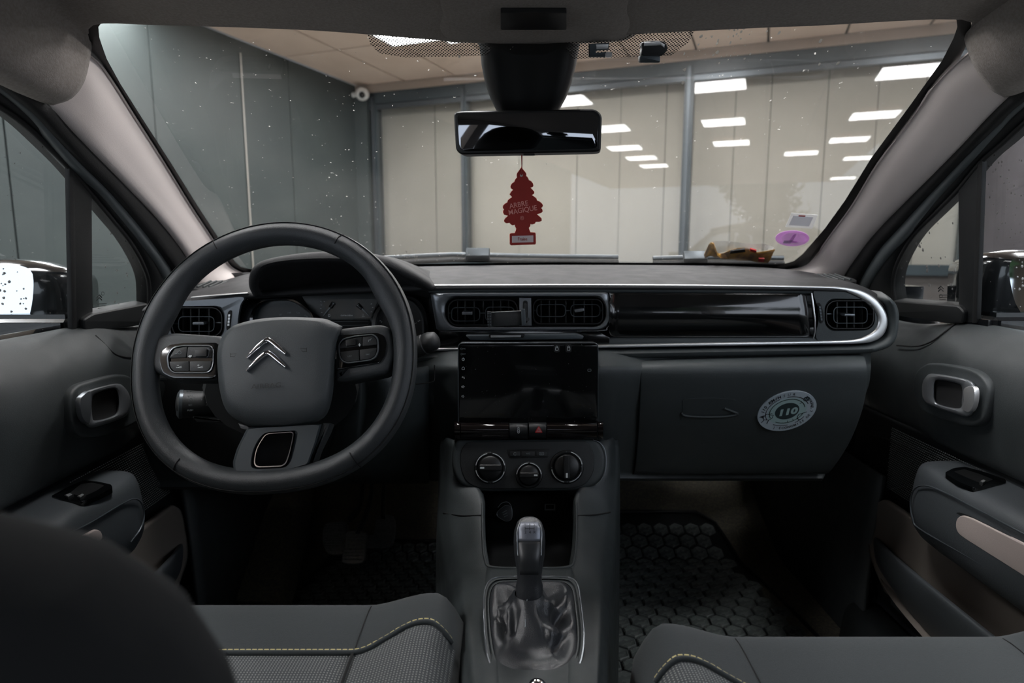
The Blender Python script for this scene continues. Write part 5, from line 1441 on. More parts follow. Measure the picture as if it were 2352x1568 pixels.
    if L:
        sw = [(116, 1139), (150, 1120), (192, 1102), (225, 1105), (256, 1112), (259, 1119), (230, 1134), (196, 1149), (182, 1152), (140, 1146)]
        tabs = [((146, 1136), (162, 1130), (170, 1134), (156, 1142)), ((175, 1139), (190, 1131), (197, 1134), (184, 1143))]
        rec = [(160, 1132), (186, 1111), (212, 1108), (240, 1114), (222, 1126), (192, 1140)]
    else:
        sw = [(2169, 1085), (2190, 1074), (2216, 1071), (2265, 1084), (2310, 1100), (2312, 1108), (2285, 1114), (2255, 1120), (2237, 1120), (2200, 1105)]
        tabs = [((2249, 1104), (2259, 1099), (2267, 1103), (2258, 1109))]
        rec = [(2190, 1082), (2215, 1077), (2250, 1088), (2282, 1101), (2255, 1110), (2225, 1098)]
    sp_ = slab('switch_plate', TP, rpoly(sw, 5, 3), -.006, .0018, MT['gloss'], D_, .001)
    slab('switch_well', TP, rpoly(rec, 4, 3), .0, .0021, MT['black'], sp_)
    for tb in tabs:
        slab('window_switch', TP, rpoly(list(tb), 2, 3), .001, .0052, MT['dark'], sp_, .0012)
        cxt, cyt = sum(p[0] for p in tb) / 4, sum(p[1] for p in tb) / 4
        slab('switch_tip', TP, [(cxt + (x - cxt) * .6, cyt + (y - cyt) * .6) for x, y in tb], .004, .0058, MT['silver'], sp_)
    # speaker grille: rows of raised dots on a dark backing
    XS = Pl(w(-.672, 0, 0), (1 if L else -1, 0, 0))
    gq = [(232, 1078), (352, 1026), (380, 1110), (330, 1140)] if L else [(2000, 998), (2180, 1055), (2100, 1110), (2010, 1130)]
    slab('speaker_grille', XS, gq, -.01, .0, MT['black'], D_)
    gv, gf = [], []
    y0, y1, za, zb = (.93, 1.2, -.475, -.352)
    yy = y0
    r_ = 0
    z_ = za
    while z_ < zb:
        yy = y0 + (.0025 if r_ % 2 else 0)
        while yy < y1:
            c = w(-.672, yy, z_); i = len(gv); k = .0012; sx_ = 1 if L else -1
            gv += [c + Vector((0, -k, -k * .7)), c + Vector((0, k, -k * .7)), c + Vector((0, k, k * .7)), c + Vector((0, -k, k * .7)), c + Vector((sx_ * .0016, 0, .0004))]
            gf += [(i, i + 1, i + 4), (i + 1, i + 2, i + 4), (i + 2, i + 3, i + 4), (i + 3, i, i + 4)]
            yy += .005
        z_ += .0042; r_ += 1
    gd = mesh('grille_dots', gv, gf, MT['grille'], D_, 0); gd['kind'] = 'stuff'
    # pocket: lining wall and outer tray wall
    pk = [[w(-.652 + .010 * (k > 2), y, z) for y in yy_] for k, (z, yy_) in enumerate(((-.492, (-.3, .2, .6, .9, 1.08, 1.15, 1.175)), (-.515, (-.3, .2, .6, .9, 1.09, 1.175, 1.20)), (-.56, (-.3, .2, .6, .9, 1.09, 1.18, 1.21)), (-.61, (-.3, .2, .6, .88, 1.06, 1.15, 1.19)), (-.66, (-.3, .2, .6, .85, 1.0, 1.09, 1.13))))]
    patch('pocket_lining', pk, MT['pocket'], D_, 4, 4, .012, -1)
    lipy = (-.3, .2, .55, .8, .95, 1.07, 1.14, 1.185)
    lipz = (-.520, -.525, -.530, -.538, -.545, -.555, -.565, -.575)
    lipx = (-.585, -.585, -.587, -.592, -.60, -.615, -.632, -.650)
    tr = [[w(x - .008, y, z - .004) for x, y, z in zip(lipx, lipy, lipz)], [w(x - .003, y, z) for x, y, z in zip(lipx, lipy, lipz)], [w(x + .004, y, z - .006) for x, y, z in zip(lipx, lipy, lipz)],
          [w(x - .002, y, z - .05) for x, y, z in zip(lipx, lipy, lipz)], [w(x - .02, y - .02, -.65) for x, y, z in zip(lipx, lipy, lipz)], [w(-.66, y - .05, -.69) for x, y, z in zip(lipx, lipy, lipz)]]
    patch('pocket_wall', tr, MT['armrest'], D_, 4, 4, .004, -1)
    patch('pocket_floor', [[w(-.66, y, -.645) for y in lipy], [w(x, y - .02, -.64) for x, y in zip(lipx, lipy)]], MT['pocket'], D_, 2, 2)
    # side mirror outside the pane
    if L:
        n_ = Vector((.254, -.964, .06)); o_ = P(35, 700, 1.02)
        go = [(-190, 640), (-150, 614), (0, 607), (58, 613), (76, 634), (73, 700), (56, 752), (20, 780), (-60, 796), (-160, 798), (-196, 740)]
        ho2 = [(-205, 640), (-160, 602), (0, 593), (76, 598), (118, 611), (158, 628), (166, 690), (160, 765), (80, 800), (-60, 810), (-165, 812), (-210, 745)]
    else:
        n_ = Vector((-.22, -.97, .06)); o_ = P(2335, 660, 1.05)
        go = [(2540, 625), (2500, 600), (2352, 592), (2324, 598), (2318, 620), (2321, 650), (2330, 690), (2342, 712), (2360, 736), (2420, 756), (2510, 760), (2548, 720)]
        ho2 = [(2556, 620), (2510, 585), (2352, 573), (2290, 578), (2262, 588), (2250, 605), (2246, 670), (2247, 735), (2275, 752), (2420, 775), (2520, 776), (2562, 725)]
    MPp = Pl(o_, n_)
    rg_ = []
    gos = resample(crv(go, 4, True), 60); hos = resample(crv(ho2, 4, True), 60)
    rim_ = [MPp.pt(q.x, q.y, 0) for q in gos]; hb = [MPp.pt(q.x, q.y, -.03) for q in hos]
    ch = sum(hb, Vector()) / 60
    fwd = Vector((0, 1, 0))
    rg_ = [[p - MPp.n * .012 for p in rim_], rim_, [a.lerp(b, .5) + MPp.n * .006 for a, b in zip(rim_, hb)], hb, [ch + (p - ch) * .96 + fwd * .05 for p in hb], [ch + (p - ch) * .8 + fwd * .11 for p in hb], [ch + (p - ch) * .4 + fwd * .15 for p in hb]]
    sm_ = loft('side_mirror', rg_, MT['paint'], D_, True, True, 50)
    mg = prism('mirror_glass', [MPp.pt(q.x, q.y, -.006) for q in gos], MPp.n, .003, MT['mirror'], sm_)
    mv, mf = [], []
    for _ in range(160):
        q = random.choice(gos); c0 = sum(gos, Vector((0, 0))) / 60
        q = c0 + (q - c0) * random.uniform(.1, .95); c = MPp.pt(q.x, q.y, -.0055); k = random.uniform(.0008, .0022); i = len(mv)
        for a in range(6):
            t_ = 2 * PI * a / 6; mv.append(c + MPp.u * math.cos(t_) * k * random.uniform(.7, 1.2) + MPp.v * math.sin(t_) * k * random.uniform(.8, 1.5))
        mv.append(c + MPp.n * k * .6)
        for a in range(6): mf.append((i + a, i + (a + 1) % 6, i + 6))
    md = mesh('mirror_drops', mv, mf, MT['drop'], sm_, 60); md['kind'] = 'stuff'
    box('mirror_foot', w(-.76, 1.04, -.13), (.13, .09, .05), MT['paint'], sm_, None, .012, 3)
    # outer skin of the door keeps the light out
    patch('door_skin', [[w(-.735, y, z) for y in (-.45, .3, .9, 1.4)] for z in (-.125, -.4, -.88)], MT['paint'], D_, 2, 2, .004, -1)
    return D_
door('L'); door('R')
# ================================================================== floor, seats, console
def weave_material():
    m = mat('seat_woven_fabric', (74, 79, 81), .9, sheen=.1)
    nt = m.node_tree; N = nt.nodes; L = nt.links; b = N['Principled BSDF']
    tc = N.new('ShaderNodeTexCoord'); sx = N.new('ShaderNodeSeparateXYZ'); L.new(tc.outputs['Object'], sx.inputs[0])
    def wv(o, per, ph=0.0):
        a = N.new('ShaderNodeMath'); a.operation = 'MULTIPLY_ADD'; a.inputs[1].default_value = 2 * PI / per; a.inputs[2].default_value = ph; L.new(o, a.inputs[0])
        c = N.new('ShaderNodeMath'); c.operation = 'SINE'; L.new(a.outputs[0], c.inputs[0]); return c
    w1, w2 = wv(sx.outputs[0], .0032), wv(sx.outputs[1], .0034)
    mu = N.new('ShaderNodeMath'); mu.operation = 'MINIMUM'; L.new(w1.outputs[0], mu.inputs[0]); L.new(w2.outputs[0], mu.inputs[1])
    r = N.new('ShaderNodeValToRGB'); r.color_ramp.elements[0].position = .0; r.color_ramp.elements[0].color = lin((66, 70, 72)); r.color_ramp.elements[1].position = .7; r.color_ramp.elements[1].color = lin((150, 152, 148))
    L.new(mu.outputs[0], r.inputs[0]); L.new(r.outputs[0], b.inputs['Base Color'])
    bp = N.new('ShaderNodeBump'); bp.inputs['Strength'].default_value = .6; bp.inputs['Distance'].default_value = .0012
    L.new(mu.outputs[0], bp.inputs['Height']); L.new(bp.outputs[0], b.inputs['Normal'])
    return m
MT['weave'] = weave_material()
MT['back_shaded'] = mat('seat_back_shaded_fabric', (24, 25, 26), .95, bump=(1200, .5))  # near-black: shade from a person behind the seats is put into the colour
MT['thread'] = mat('yellow_thread', (196, 184, 128), .7)
def seat(cx, yf, label, who):
    hw = .255
    T_ = thing('front_seat', label, 'seat', V(cx, yf - .3, -.8), 'front seats')
    prof = [Vector(p) for p in ((yf - .56, -.46), (yf - .40, -.445), (yf - .25, -.430), (yf - .12, -.4235), (yf - .06, -.4195), (yf - .03, -.4195), (yf - .012, -.424), (yf - .003, -.437), (yf, -.46), (yf - .004, -.55), (yf - .03, -.62))]
    fine = crv(prof, 6)
    def prof_at(y):                          # top surface height
        best = min(fine[:40], key=lambda q: abs(q.x - y)); return best.y
    def bol(u):
        a = abs(u)
        if a < .55: return 0.0
        if a < .86:
            t_ = (a - .55) / .31; return .016 * t_ * t_ * (3 - 2 * t_)
        if a <= 1:
            t_ = (a - .86) / .14; return .016 - .030 * t_ * t_
        return -.014
    us = [-1.03, -1.02] + [-1 + 2 * i / 48 for i in range(49)] + [1.02, 1.03]
    rows_ = []
    for p in fine:
        rows_.append([])
        for u in us:
            dz = bol(u) * (1 if p.y > -.45 else .4)
            x = cx + hw * max(-1, min(1, u)) + (.004 * (1 if u > 0 else -1) if abs(u) > 1.01 else 0)
            z = p.y + dz
            if abs(u) > 1.025: z -= .18
            elif abs(u) > 1.015: z -= .03
            yy = p.x - (.014 * max(0, abs(u) - .9) / .1 if p.x > yf - .1 else 0)
            rows_[-1].append(V(x, yy, z))
    nx = len(us); ny = len(rows_)
    mesh('cushion', [q for r in rows_ for q in r], [(j * nx + i, j * nx + i + 1, (j + 1) * nx + i + 1, (j + 1) * nx + i) for j in range(ny - 1) for i in range(nx - 1)], MT['fabric'], T_, 60)
    # woven panels lie a little proud, their front edge is the stitched seam
    def yseam(u):
        a = abs(u)
        if a < .57: return yf - .111
        t_ = min(1, (a - .57) / .27); return yf - .111 + .028 * t_ * t_ * (3 - 2 * t_) - (.012 * max(0, (a - .88) / .12))
    def top(u, y, up=0.0):
        return V(cx + hw * u, y, prof_at(y) + bol(u) + up)
    def panel(u0, u1, name):
        n_ = 14; m_ = 16; vs, fs = [], []
        for j in range(m_ + 1):
            for i in range(n_ + 1):
                u = u0 + (u1 - u0) * i / n_
                y = yseam(u) + ((yf - .5) - yseam(u)) * j / m_
                edge = min(i, n_ - i, j)
                vs.append(top(u, y, .0038 if edge else .0005))
        for j in range(m_):
            for i in range(n_):
                a = j * (n_ + 1) + i; fs.append((a, a + 1, a + n_ + 2, a + n_ + 1))
        mesh(name, vs, fs, MT['weave'], T_, 60)
    panel(-.565, .565, 'woven_panel'); panel(.575, .985, 'woven_bolster'); panel(-.985, -.575, 'woven_bolster')
    # seam roll and stitches
    line = [top(-.97 + 1.94 * i / 90, yseam(-.97 + 1.94 * i / 90) + .003, .002) for i in range(91)]
    tube('seam_roll', line, .0028, MT['fabric'], T_, seg=8)
    bm = bmesh.new(); acc = 0.0
    dense = [top(-.97 + 1.94 * i / 700, yseam(-.97 + 1.94 * i / 700) + .0065, .0028) for i in range(701)]
    i0 = 0
    for i in range(1, 701):
        acc += (dense[i] - dense[i - 1]).length
        if acc > .0062:
            a, b = dense[i0], dense[i]
            t_ = (b - a); c = a.lerp(b, .45); t_ = t_.normalized(); s_ = Vector((0, 0, 1)).cross(t_).normalized(); n_ = t_.cross(s_)
            vv_ = [bm.verts.new(c + t_ * (.0023 * sx) + s_ * (.0008 * sy) + n_ * (.0007 * sz)) for sx in (-1, 1) for sy in (-1, 1) for sz in (-1, 1)]
            for f_ in ((0, 1, 3, 2), (4, 6, 7, 5), (0, 4, 5, 1), (2, 3, 7, 6), (0, 2, 6, 4), (1, 5, 7, 3)): bm.faces.new([vv_[k] for k in f_])
            i0 = i; acc = 0
    bm_obj('stitching', bm, MT['thread'], T_, 0)
    for s_ in (-1, 1):
        tube('bolster_seam', [top(s_ * .57, yf - .111 - .42 * k / 12, .003) for k in range(13)], .0016, MT['void'], T_, seg=6)
    for s_ in (-1, 1):
        tube('front_crease', [top(s_ * .57, yf - .111 + .09 * k / 8, .0006) for k in range(9)], .0006, MT['void'], T_, seg=6)
    # backrest and headrest
    R_ = []
    yb = yf - .52
    for z, dyc, w_, d_ in ((-.56, .04, .225, .05), (-.5, .035, .235, .062), (-.35, .015, .225, .066), (-.25, .0, .222, .064), (-.19, -.008, .219, .062), (-.15, -.014, .214, .058), (-.12, -.018, .203, .052), (-.10, -.021, .184, .044), (-.086, -.024, .15, .034), (-.078, -.026, .09, .022), (-.076, -.026, .03, .008)):
        ring = []
        for k in range(40):
            q = 2 * PI * k / 40; c, s_ = math.cos(q), math.sin(q)
            ring.append(V(cx + w_ * math.copysign(abs(c) ** .6, c), yb + dyc + d_ * math.copysign(abs(s_) ** .7, s_), z))
        R_.append(ring)
    loft('backrest', R_, MT['back_shaded'], T_, True, True, 60)
    R_ = []
    for z, w_, d_ in ((-.035, .05, .02), (-.03, .105, .04), (.0, .132, .05), (.08, .136, .052), (.16, .125, .05), (.205, .10, .042), (.225, .06, .025), (.232, .02, .01)):
        R_.append([V(cx + w_ * math.copysign(abs(math.cos(q)) ** .7, math.cos(q)), yb - .06 + d_ * math.copysign(abs(math.sin(q)) ** .7, math.sin(q)), z) for q in [2 * PI * k / 32 for k in range(32)]])
    loft('headrest', R_, MT['back_shaded'], T_, True, True, 60)
    for s_ in (-.06, .06):
        tube('headrest_post', [V(cx + s_, yb - .045, -.13), V(cx + s_, yb - .058, -.03)], .006, MT['graphite'], T_, seg=8)
    return T_
seat(-.312, .725, 'dark grey fabric driver seat behind the steering wheel', 'd')
seat(.388, .662, 'dark grey fabric passenger seat in front of the glovebox', 'p')

# ---- carpet, kick panels
cp = patch('carpet', [[V(x, y, z + (.02 if abs(x - .03) > .6 else 0)) for x in (-.68, -.6, -.3, -.1, .16, .4, .68, .76)] for y, z in ((-.4, -.84), (.3, -.84), (.9, -.84), (1.4, -.84), (1.6, -.84), (1.7, -.80), (1.8, -.757), (1.9, -.66), (1.95, -.3))], MT['carpet'], None, 4, 4, .01, -1)
tag(cp, 'dark carpet on the floor of the front footwells', 'carpet')
def trimside(name, sg, label):
    X = lambda x: x if sg < 0 else 2 * CX - x
    o = patch(name, [[V(X(-.655), y, -.45) for y in (1.22, 1.4, 1.65, 1.95)], [V(X(-.645), y, -.58) for y in (1.22, 1.4, 1.65, 1.95)], [V(X(-.64), y, -.72) for y in (1.22, 1.4, 1.65, 1.95)], [V(X(-.63), y, -.85) for y in (1.2, 1.4, 1.65, 1.95)]], MT['door'], None, 4, 4, .01, -1)
    tag(o, label, 'trim panel', 'footwell side trims')
    o2 = patch('sill_trim', [[V(X(-.69), y, -.74) for y in (-.4, .4, .9, 1.25)], [V(X(-.65), y, -.735) for y in (-.4, .4, .9, 1.25)], [V(X(-.62), y, -.755) for y in (-.4, .4, .9, 1.25)], [V(X(-.61), y, -.85) for y in (-.4, .4, .9, 1.25)]], MT['dash'], None, 4, 4, .008, -1)
    tag(o2, 'dark plastic door sill trim on the %s side' % ('driver' if sg < 0 else 'passenger'), 'sill trim', 'door sill trims')
trimside('kick_panel', -1, 'black footwell side trim below the dashboard, driver side'); trimside('kick_panel', 1, 'black footwell side trim below the glovebox, passenger side')
# footrest hump left of the clutch
ftx = patch('footrest', [[P(x, y, Y) for x, y, Y in r] for r in ([(560, 1100, 1.75), (620, 1095, 1.72), (690, 1095, 1.72), (730, 1100, 1.78)], [(560, 1180, 1.62), (615, 1175, 1.58), (680, 1178, 1.58), (715, 1185, 1.66)], [(550, 1270, 1.50), (610, 1270, 1.46), (665, 1275, 1.46), (700, 1280, 1.54)], [(540, 1380, 1.36), (590, 1380, 1.34), (640, 1385, 1.34), (670, 1390, 1.36)])], MT['carpet'], None, 5, 5, .01, -1)
tag(ftx, 'carpeted footrest beside the clutch pedal', 'footrest')

# ---- rubber mats with raised hexagon cells
MT['mat'] = mat('wet_rubber_mat', (36, 38, 38), .42, bump=(300, .3))
MT['cell'] = mat('rubber_cell', (92, 97, 95), .3, rvar=(70, .12, .45), vary=(160, (130, 134, 130), .58, .75))
def hexmat(name, poly, pitch, label, z0, slope_y, slope):
    T_ = thing(name, label, 'floor mat', V(sum(p[0] for p in poly) / len(poly), sum(p[1] for p in poly) / len(poly), z0), 'rubber floor mats')
    def zz(y): return z0 + max(0, y - slope_y) * slope
    base = []
    bm = bmesh.new()
    ys = sorted(set([p[1] for p in poly] + [slope_y]))
    # base sheet following the slope
    def inside(x, y):
        c = False; n = len(poly)
        for i in range(n):
            x1, y1 = poly[i]; x2, y2 = poly[(i + 1) % n]
            if (y1 > y) != (y2 > y) and x < (x2 - x1) * (y - y1) / (y2 - y1) + x1: c = not c
        return c
    lo_y, hi_y = min(p[1] for p in poly), max(p[1] for p in poly)
    rowsb = []
    N_ = 40
    for k in range(N_ + 1):
        y = lo_y + .001 + (hi_y - lo_y - .002) * k / N_
        xs = []
        for i in range(len(poly)):
            (x1, y1), (x2, y2) = poly[i], poly[(i + 1) % len(poly)]
            if (y1 > y) != (y2 > y): xs.append(x1 + (x2 - x1) * (y - y1) / (y2 - y1))
        rowsb.append([V(min(xs), y, zz(y)), V(max(xs), y, zz(y))])
    sh = mesh('mat_sheet', [q for r in rowsb for q in r], [(2 * k, 2 * k + 1, 2 * k + 3, 2 * k + 2) for k in range(N_)], MT['mat'], T_, 0)
    solidify(sh, .006, -1)
    edge_ = [r[0] for r in rowsb] + [r[1] for r in rowsb[::-1]]
    tube('mat_edge', [q + Vector((0, 0, .004)) for q in edge_], .005, MT['mat'], T_, True, 8)
    hb = bmesh.new(); R = pitch / 2 / math.cos(PI / 6)
    rg_ = [[hb.verts.new((R * k * math.cos(PI / 6 + PI / 3 * i), R * k * math.sin(PI / 6 + PI / 3 * i), h)) for i in range(6)] for k, h in ((.90, -.002), (.88, .0035), (.78, .0050), (.66, .0034), (.3, .0030))]
    for a, b in zip(rg_, rg_[1:]):
        for i in range(6): hb.faces.new((a[i], a[(i + 1) % 6], b[(i + 1) % 6], b[i]))
    hb.faces.new(rg_[-1])
    ho_ = bm_obj('cell', hb, MT['cell'], None, 30); hm = ho_.data; bpy.data.objects.remove(ho_)
    y = lo_y + pitch * .6; r_ = 0; n = 0
    while y < hi_y:
        x = min(p[0] for p in poly) + (pitch / 2 if r_ % 2 else 0)
        while x < max(p[0] for p in poly):
            if inside(x - pitch * .5, y) and inside(x + pitch * .5, y) and inside(x, y + pitch * .5):
                tl = math.atan(slope) if y > slope_y else 0
                inst('cell', hm, Matrix.Translation(V(x, y, zz(y))) @ Matrix.Rotation(tl, 4, 'X'), T_); n += 1
            x += pitch
        y += pitch * .866; r_ += 1
    return n
n1 = hexmat('floor_mat', [(.175, .95), (.70, .95), (.66, 1.2), (.63, 1.45), (.60, 1.62), (.575, 1.72), (.53, 1.76), (.175, 1.76)], .044, 'black rubber mat with large hexagon cells in the passenger footwell', -.826, 1.60, .42)
n2 = hexmat('floor_mat', [(-.56, 1.12), (-.14, 1.12), (-.15, 1.66), (-.46, 1.66), (-.50, 1.58), (-.53, 1.42), (-.57, 1.25)], .034, 'black wet rubber mat below the pedals', -.826, 1.60, .42)

# ---- pedals
MT['pedal'] = mat('pedal_rubber', (120, 124, 122), .3, rvar=(200, .15, .5))
def pedal(name, outline, Y, arm, label, nrib):
    c = P(sum(p[0] for p in outline) / len(outline), sum(p[1] for p in outline) / len(outline), Y)
    pl = Pl(c, (0, -.80, .60))
    T_ = thing(name, label, 'pedal', c, 'foot pedals')
    slab('pad', pl, crv(outline, 3, True), -.014, .0, MT['pedal'], T_, .003, 3)
    y0, y1 = min(p[1] for p in outline), max(p[1] for p in outline)
    for k in range(nrib):
        y = y0 + (y1 - y0) * (k + 1) / (nrib + 1)
        xs = []
        for i in range(len(outline)):
            (xa, ya), (xb, yb_) = outline[i], outline[(i + 1) % len(outline)]
            if (ya > y) != (yb_ > y): xs.append(xa + (xb - xa) * (y - ya) / (yb_ - ya))
        if len(xs) >= 2: tube('rib', [pl.pt(min(xs) + 2, y, .0006), pl.pt(max(xs) - 2, y, .0006)], .0016, MT['pedal'], T_, seg=6)
    tube('arm', crv([P(x, y, Yk) for x, y, Yk in arm], 4), .011, MT['graphite'], T_, seg=8, flat=(Vector((1, 0, 0)), .55))
z11 = lambda x, y: (560 + x * .29851, 1100 + y * .29847)
pedal('clutch_pedal', [z11(*p) for p in ((635, 340), (700, 328), (785, 330), (790, 400), (782, 480), (765, 570), (650, 572), (615, 510), (605, 440), (612, 380))], 1.50, [(800, 1195, 1.515), (815, 1180, 1.53), (828, 1160, 1.58), (832, 1120, 1.65), (834, 1060, 1.72)], 'ribbed clutch pedal with the metal arm lit', 12)
pedal('brake_pedal', [z11(*p) for p in ((800, 400), (940, 412), (938, 520), (915, 640), (770, 645), (755, 600), (780, 480))], 1.46, [(822, 1226, 1.48), (838, 1190, 1.54), (852, 1140, 1.6), (856, 1060, 1.7)], 'dark brake pedal between the other two pedals', 8)
pedal('accelerator_pedal', [z11(*p) for p in ((1025, 290), (1150, 285), (1160, 420), (1120, 520), (940, 525), (930, 430), (1000, 420))], 1.62, [(880, 1190, 1.64), (880, 1160, 1.68), (882, 1110, 1.74)], 'long dark accelerator pedal nearest the console', 8)

# ---- centre console
C_ = thing('centre_console', 'dark grey centre console with open tray in front of the gear lever', 'console', V(.02, .7, -.8))
def cheek(pts, sg, name):
    rows_ = []
    for r in pts:
        q = [P(x, y, Y) for x, y, Y in r]
        lowr = q[0] + Vector((sg * .012, .01, -.06)); low2 = Vector((q[0].x + sg * .02, q[0].y + .02, CAM.z - .84))
        rows_.append([low2, lowr] + q + [q[-1] + Vector((-sg * .004, .006, -.02))])
    patch(name, rows_, MT['dash'], C_, 4, 4, .004, -1)
cheek([[(1020, 1010, 1.06), (1040, 1010, 1.03), (1075, 1010, 1.03)], [(1020, 1080, 1.03), (1040, 1085, 1.005), (1080, 1090, 1.0)], [(1018, 1130, 1.0), (1055, 1132, .975), (1106, 1132, .965)], [(1016, 1180, .975), (1058, 1180, .945), (1108, 1180, .925)], [(1024, 1240, .925), (1064, 1240, .892), (1111, 1240, .872)], [(1036, 1296, .868), (1074, 1298, .832), (1122, 1303, .813)], [(1046, 1335, .822), (1082, 1335, .795), (1132, 1330, .785)], [(1058, 1400, .735), (1085, 1400, .72), (1140, 1400, .71)], [(1066, 1460, .67), (1090, 1460, .655), (1140, 1460, .65)], [(1080, 1600, .545), (1100, 1600, .53), (1150, 1600, .53)], [(1090, 1900, .39), (1110, 1900, .38), (1160, 1900, .38)]], -1, 'console_side')
cheek([[(1412, 1010, 1.06), (1395, 1010, 1.03), (1360, 1010, 1.03)], [(1412, 1080, 1.03), (1394, 1085, 1.005), (1350, 1090, 1.0)], [(1408, 1130, 1.0), (1368, 1132, .975), (1324, 1132, .965)], [(1406, 1180, .975), (1366, 1180, .945), (1323, 1180, .925)], [(1402, 1240, .925), (1362, 1240, .892), (1320, 1240, .872)], [(1394, 1296, .868), (1356, 1298, .832), (1310, 1303, .813)], [(1390, 1335, .822), (1354, 1335, .795), (1304, 1330, .785)], [(1388, 1400, .735), (1360, 1400, .72), (1306, 1400, .71)], [(1386, 1460, .67), (1362, 1460, .655), (1306, 1460, .65)], [(1378, 1600, .545), (1362, 1600, .53), (1300, 1600, .53)], [(1372, 1900, .39), (1356, 1900, .38), (1300, 1900, .38)]], 1, 'console_side')
patch('console_deck', [[P(x, 1303, .813) for x in (1118, 1170, 1215, 1262, 1314)], [P(x, 1330, .783) for x in (1115, 1170, 1215, 1262, 1318)], [P(x, 1400, .708) for x in (1115, 1170, 1215, 1262, 1330)], [P(x, 1460, .650) for x in (1115, 1170, 1215, 1262, 1335)], [P(x, 1600, .529) for x in (1115, 1170, 1215, 1262, 1335)], [P(x, 1900, .379) for x in (1115, 1170, 1215, 1262, 1335)]], MT['dash'], C_, 3, 3, .004, -1)
patch('tray', [[P(x, 1120, 1.06) for x in (1100, 1215, 1330)], [P(x, 1200, 1.02) for x in (1104, 1215, 1328)], [P(x, 1262, .95) for x in (1108, 1215, 1325)], [P(x, 1298, .85) for x in (1112, 1215, 1322)], [P(x, 1310, .815) for x in (1112, 1215, 1322)]], MT['black'], C_, 3, 4, .004, -1)
for a, b in ((1108, -1), (1324, 1)):
    tube('tray_edge', crv([P(a, 1135, .968), P(a, 1180, .925), P(a - b * 1, 1240, .872), P(a - b * 6, 1285, .83), P(a - b * 22, 1302, .814), P(1215, 1305, .812)], 5), .002, MT['dash'], C_, seg=8)
for pts in (((1018, 1178, .972), (1060, 1184, .940), (1106, 1183, .921)), ((1324, 1184, .921), (1366, 1182, .941), (1402, 1176, .97))):
    tube('console_seam', crv([P(*p) for p in pts], 5), .0012, MT['void'], C_, seg=6)
KW = Pl(P(1215, 1170, 1.03), (0, -.9, .43))
zc = lambda x, y: (960 + x * .2296, 960 + y * .2296)
sk_ = slab('power_socket', KW, crv([zc(*p) for p in ((790, 960), (800, 930), (860, 880), (890, 872), (930, 885), (940, 920), (942, 990), (925, 1020), (890, 1032), (860, 1025), (800, 985))], 3, True), .0, .012, MT['dark'], C_, .001)
stroke('socket_ring', KW, crv([zc(*p) for p in ((790, 960), (800, 930), (860, 880), (890, 872), (930, 885), (940, 920), (942, 990), (925, 1020), (890, 1032), (860, 1025), (800, 985))], 3, True), .8, MT['satin'], sk_, .0122, True)
for k in range(3): stroke('socket_print', KW, [zc(845 + 8 * k, 945 + 22 * k), zc(888 + 4 * k, 922 + 24 * k)], .7, MT['dim'], sk_, .0124)
stroke('socket_arc', KW, crv([zc(*p) for p in ((800, 895), (830, 855), (870, 838), (910, 845), (935, 885))], 3), 1.0, MT['dim'], sk_, .002)
us_ = frame('usb_port', KW, [zc(*p) for p in ((1265, 858), (1375, 858), (1375, 922), (1265, 922))], [zc(*p) for p in ((1280, 868), (1362, 868), (1360, 908), (1280, 908))], band(.0, .006), MT['satin'], C_, 32)

# ---- gear lever
GL = thing('gear_lever', 'black gear lever with numbered top in a leather gaiter', 'gear lever', V(.02, .655, -.42))
BF = Pl(V(0, 0, -.417), (0, 0, 1), (0, 1, 0)); BF.u = Vector((1, 0, 0)); BF.v = Vector((0, 1, 0))
bo = crv([(1111, 1403), (1112, 1365), (1118, 1343), (1130, 1330), (1150, 1325), (1220, 1324), (1295, 1325), (1318, 1331), (1329, 1350), (1336, 1400), (1341, 1450), (1339, 1495), (1328, 1535), (1305, 1562), (1270, 1576), (1220, 1579), (1175, 1574), (1145, 1558), (1126, 1528), (1115, 1475)], 4, True)
bi_ = crv([(1124, 1403), (1125, 1370), (1131, 1350), (1142, 1340), (1160, 1336), (1220, 1335), (1285, 1336), (1304, 1342), (1315, 1358), (1321, 1400), (1326, 1450), (1324, 1490), (1312, 1524), (1290, 1548), (1262, 1558), (1220, 1560), (1182, 1557), (1158, 1543), (1140, 1516), (1130, 1470)], 4, True)
frame('gaiter_frame', BF, bo, bi_, [(0, -.006), (0, .002), (.15, .0045), (.4, .004), (.55, .0015), (.75, .003), (.95, .003), (1, .0), (1, -.006)], MT['dash'], GL, 96)
tube('frame_edge', [BF.pt(x, y, .0035) for x, y in resample(bo, 80)], .0012, MT['satin'], GL, True, 6)
ring0 = resample(bi_, 72)
base = [BF.pt(q.x, q.y, .0015) for q in ring0]
nk = P(1214, 1362, .668)
rgs = []
for t_, zf in ((0, 0), (.08, .10), (.2, .13), (.34, .08), (.48, .10), (.6, .26), (.72, .50), (.84, .72), (.93, .88), (1, 1)):
    rr_ = []
    for k, b in enumerate(base):
        ph = math.atan2(b.y - nk.y, b.x - nk.x)
        ne = nk + Vector((.0155 * math.cos(ph), .0155 * math.sin(ph), 0))
        p = b.lerp(ne, t_)
        p.z = base[0].z + (nk.z - base[0].z) * zf
        am = math.sin(PI * min(1, t_ * 1.05)) ** 1.2
        fold = 1.3 * (1 - 2 * abs(math.sin(2.5 * ph + 4.5 * t_))) + .7 * (1 - 2 * abs(math.sin(1.5 * ph - 4 * t_ + .6)))
        if ph < -1.2 and ph > -2.0: fold *= .3
        p += Vector((math.cos(ph), math.sin(ph), 0)) * (.004 * am * fold) + Vector((0, 0, .0048 * am * (fold + .3)))
        rr_.append(p)
    rgs.append([rr_[k] for k in range(72)])
fine_r = []
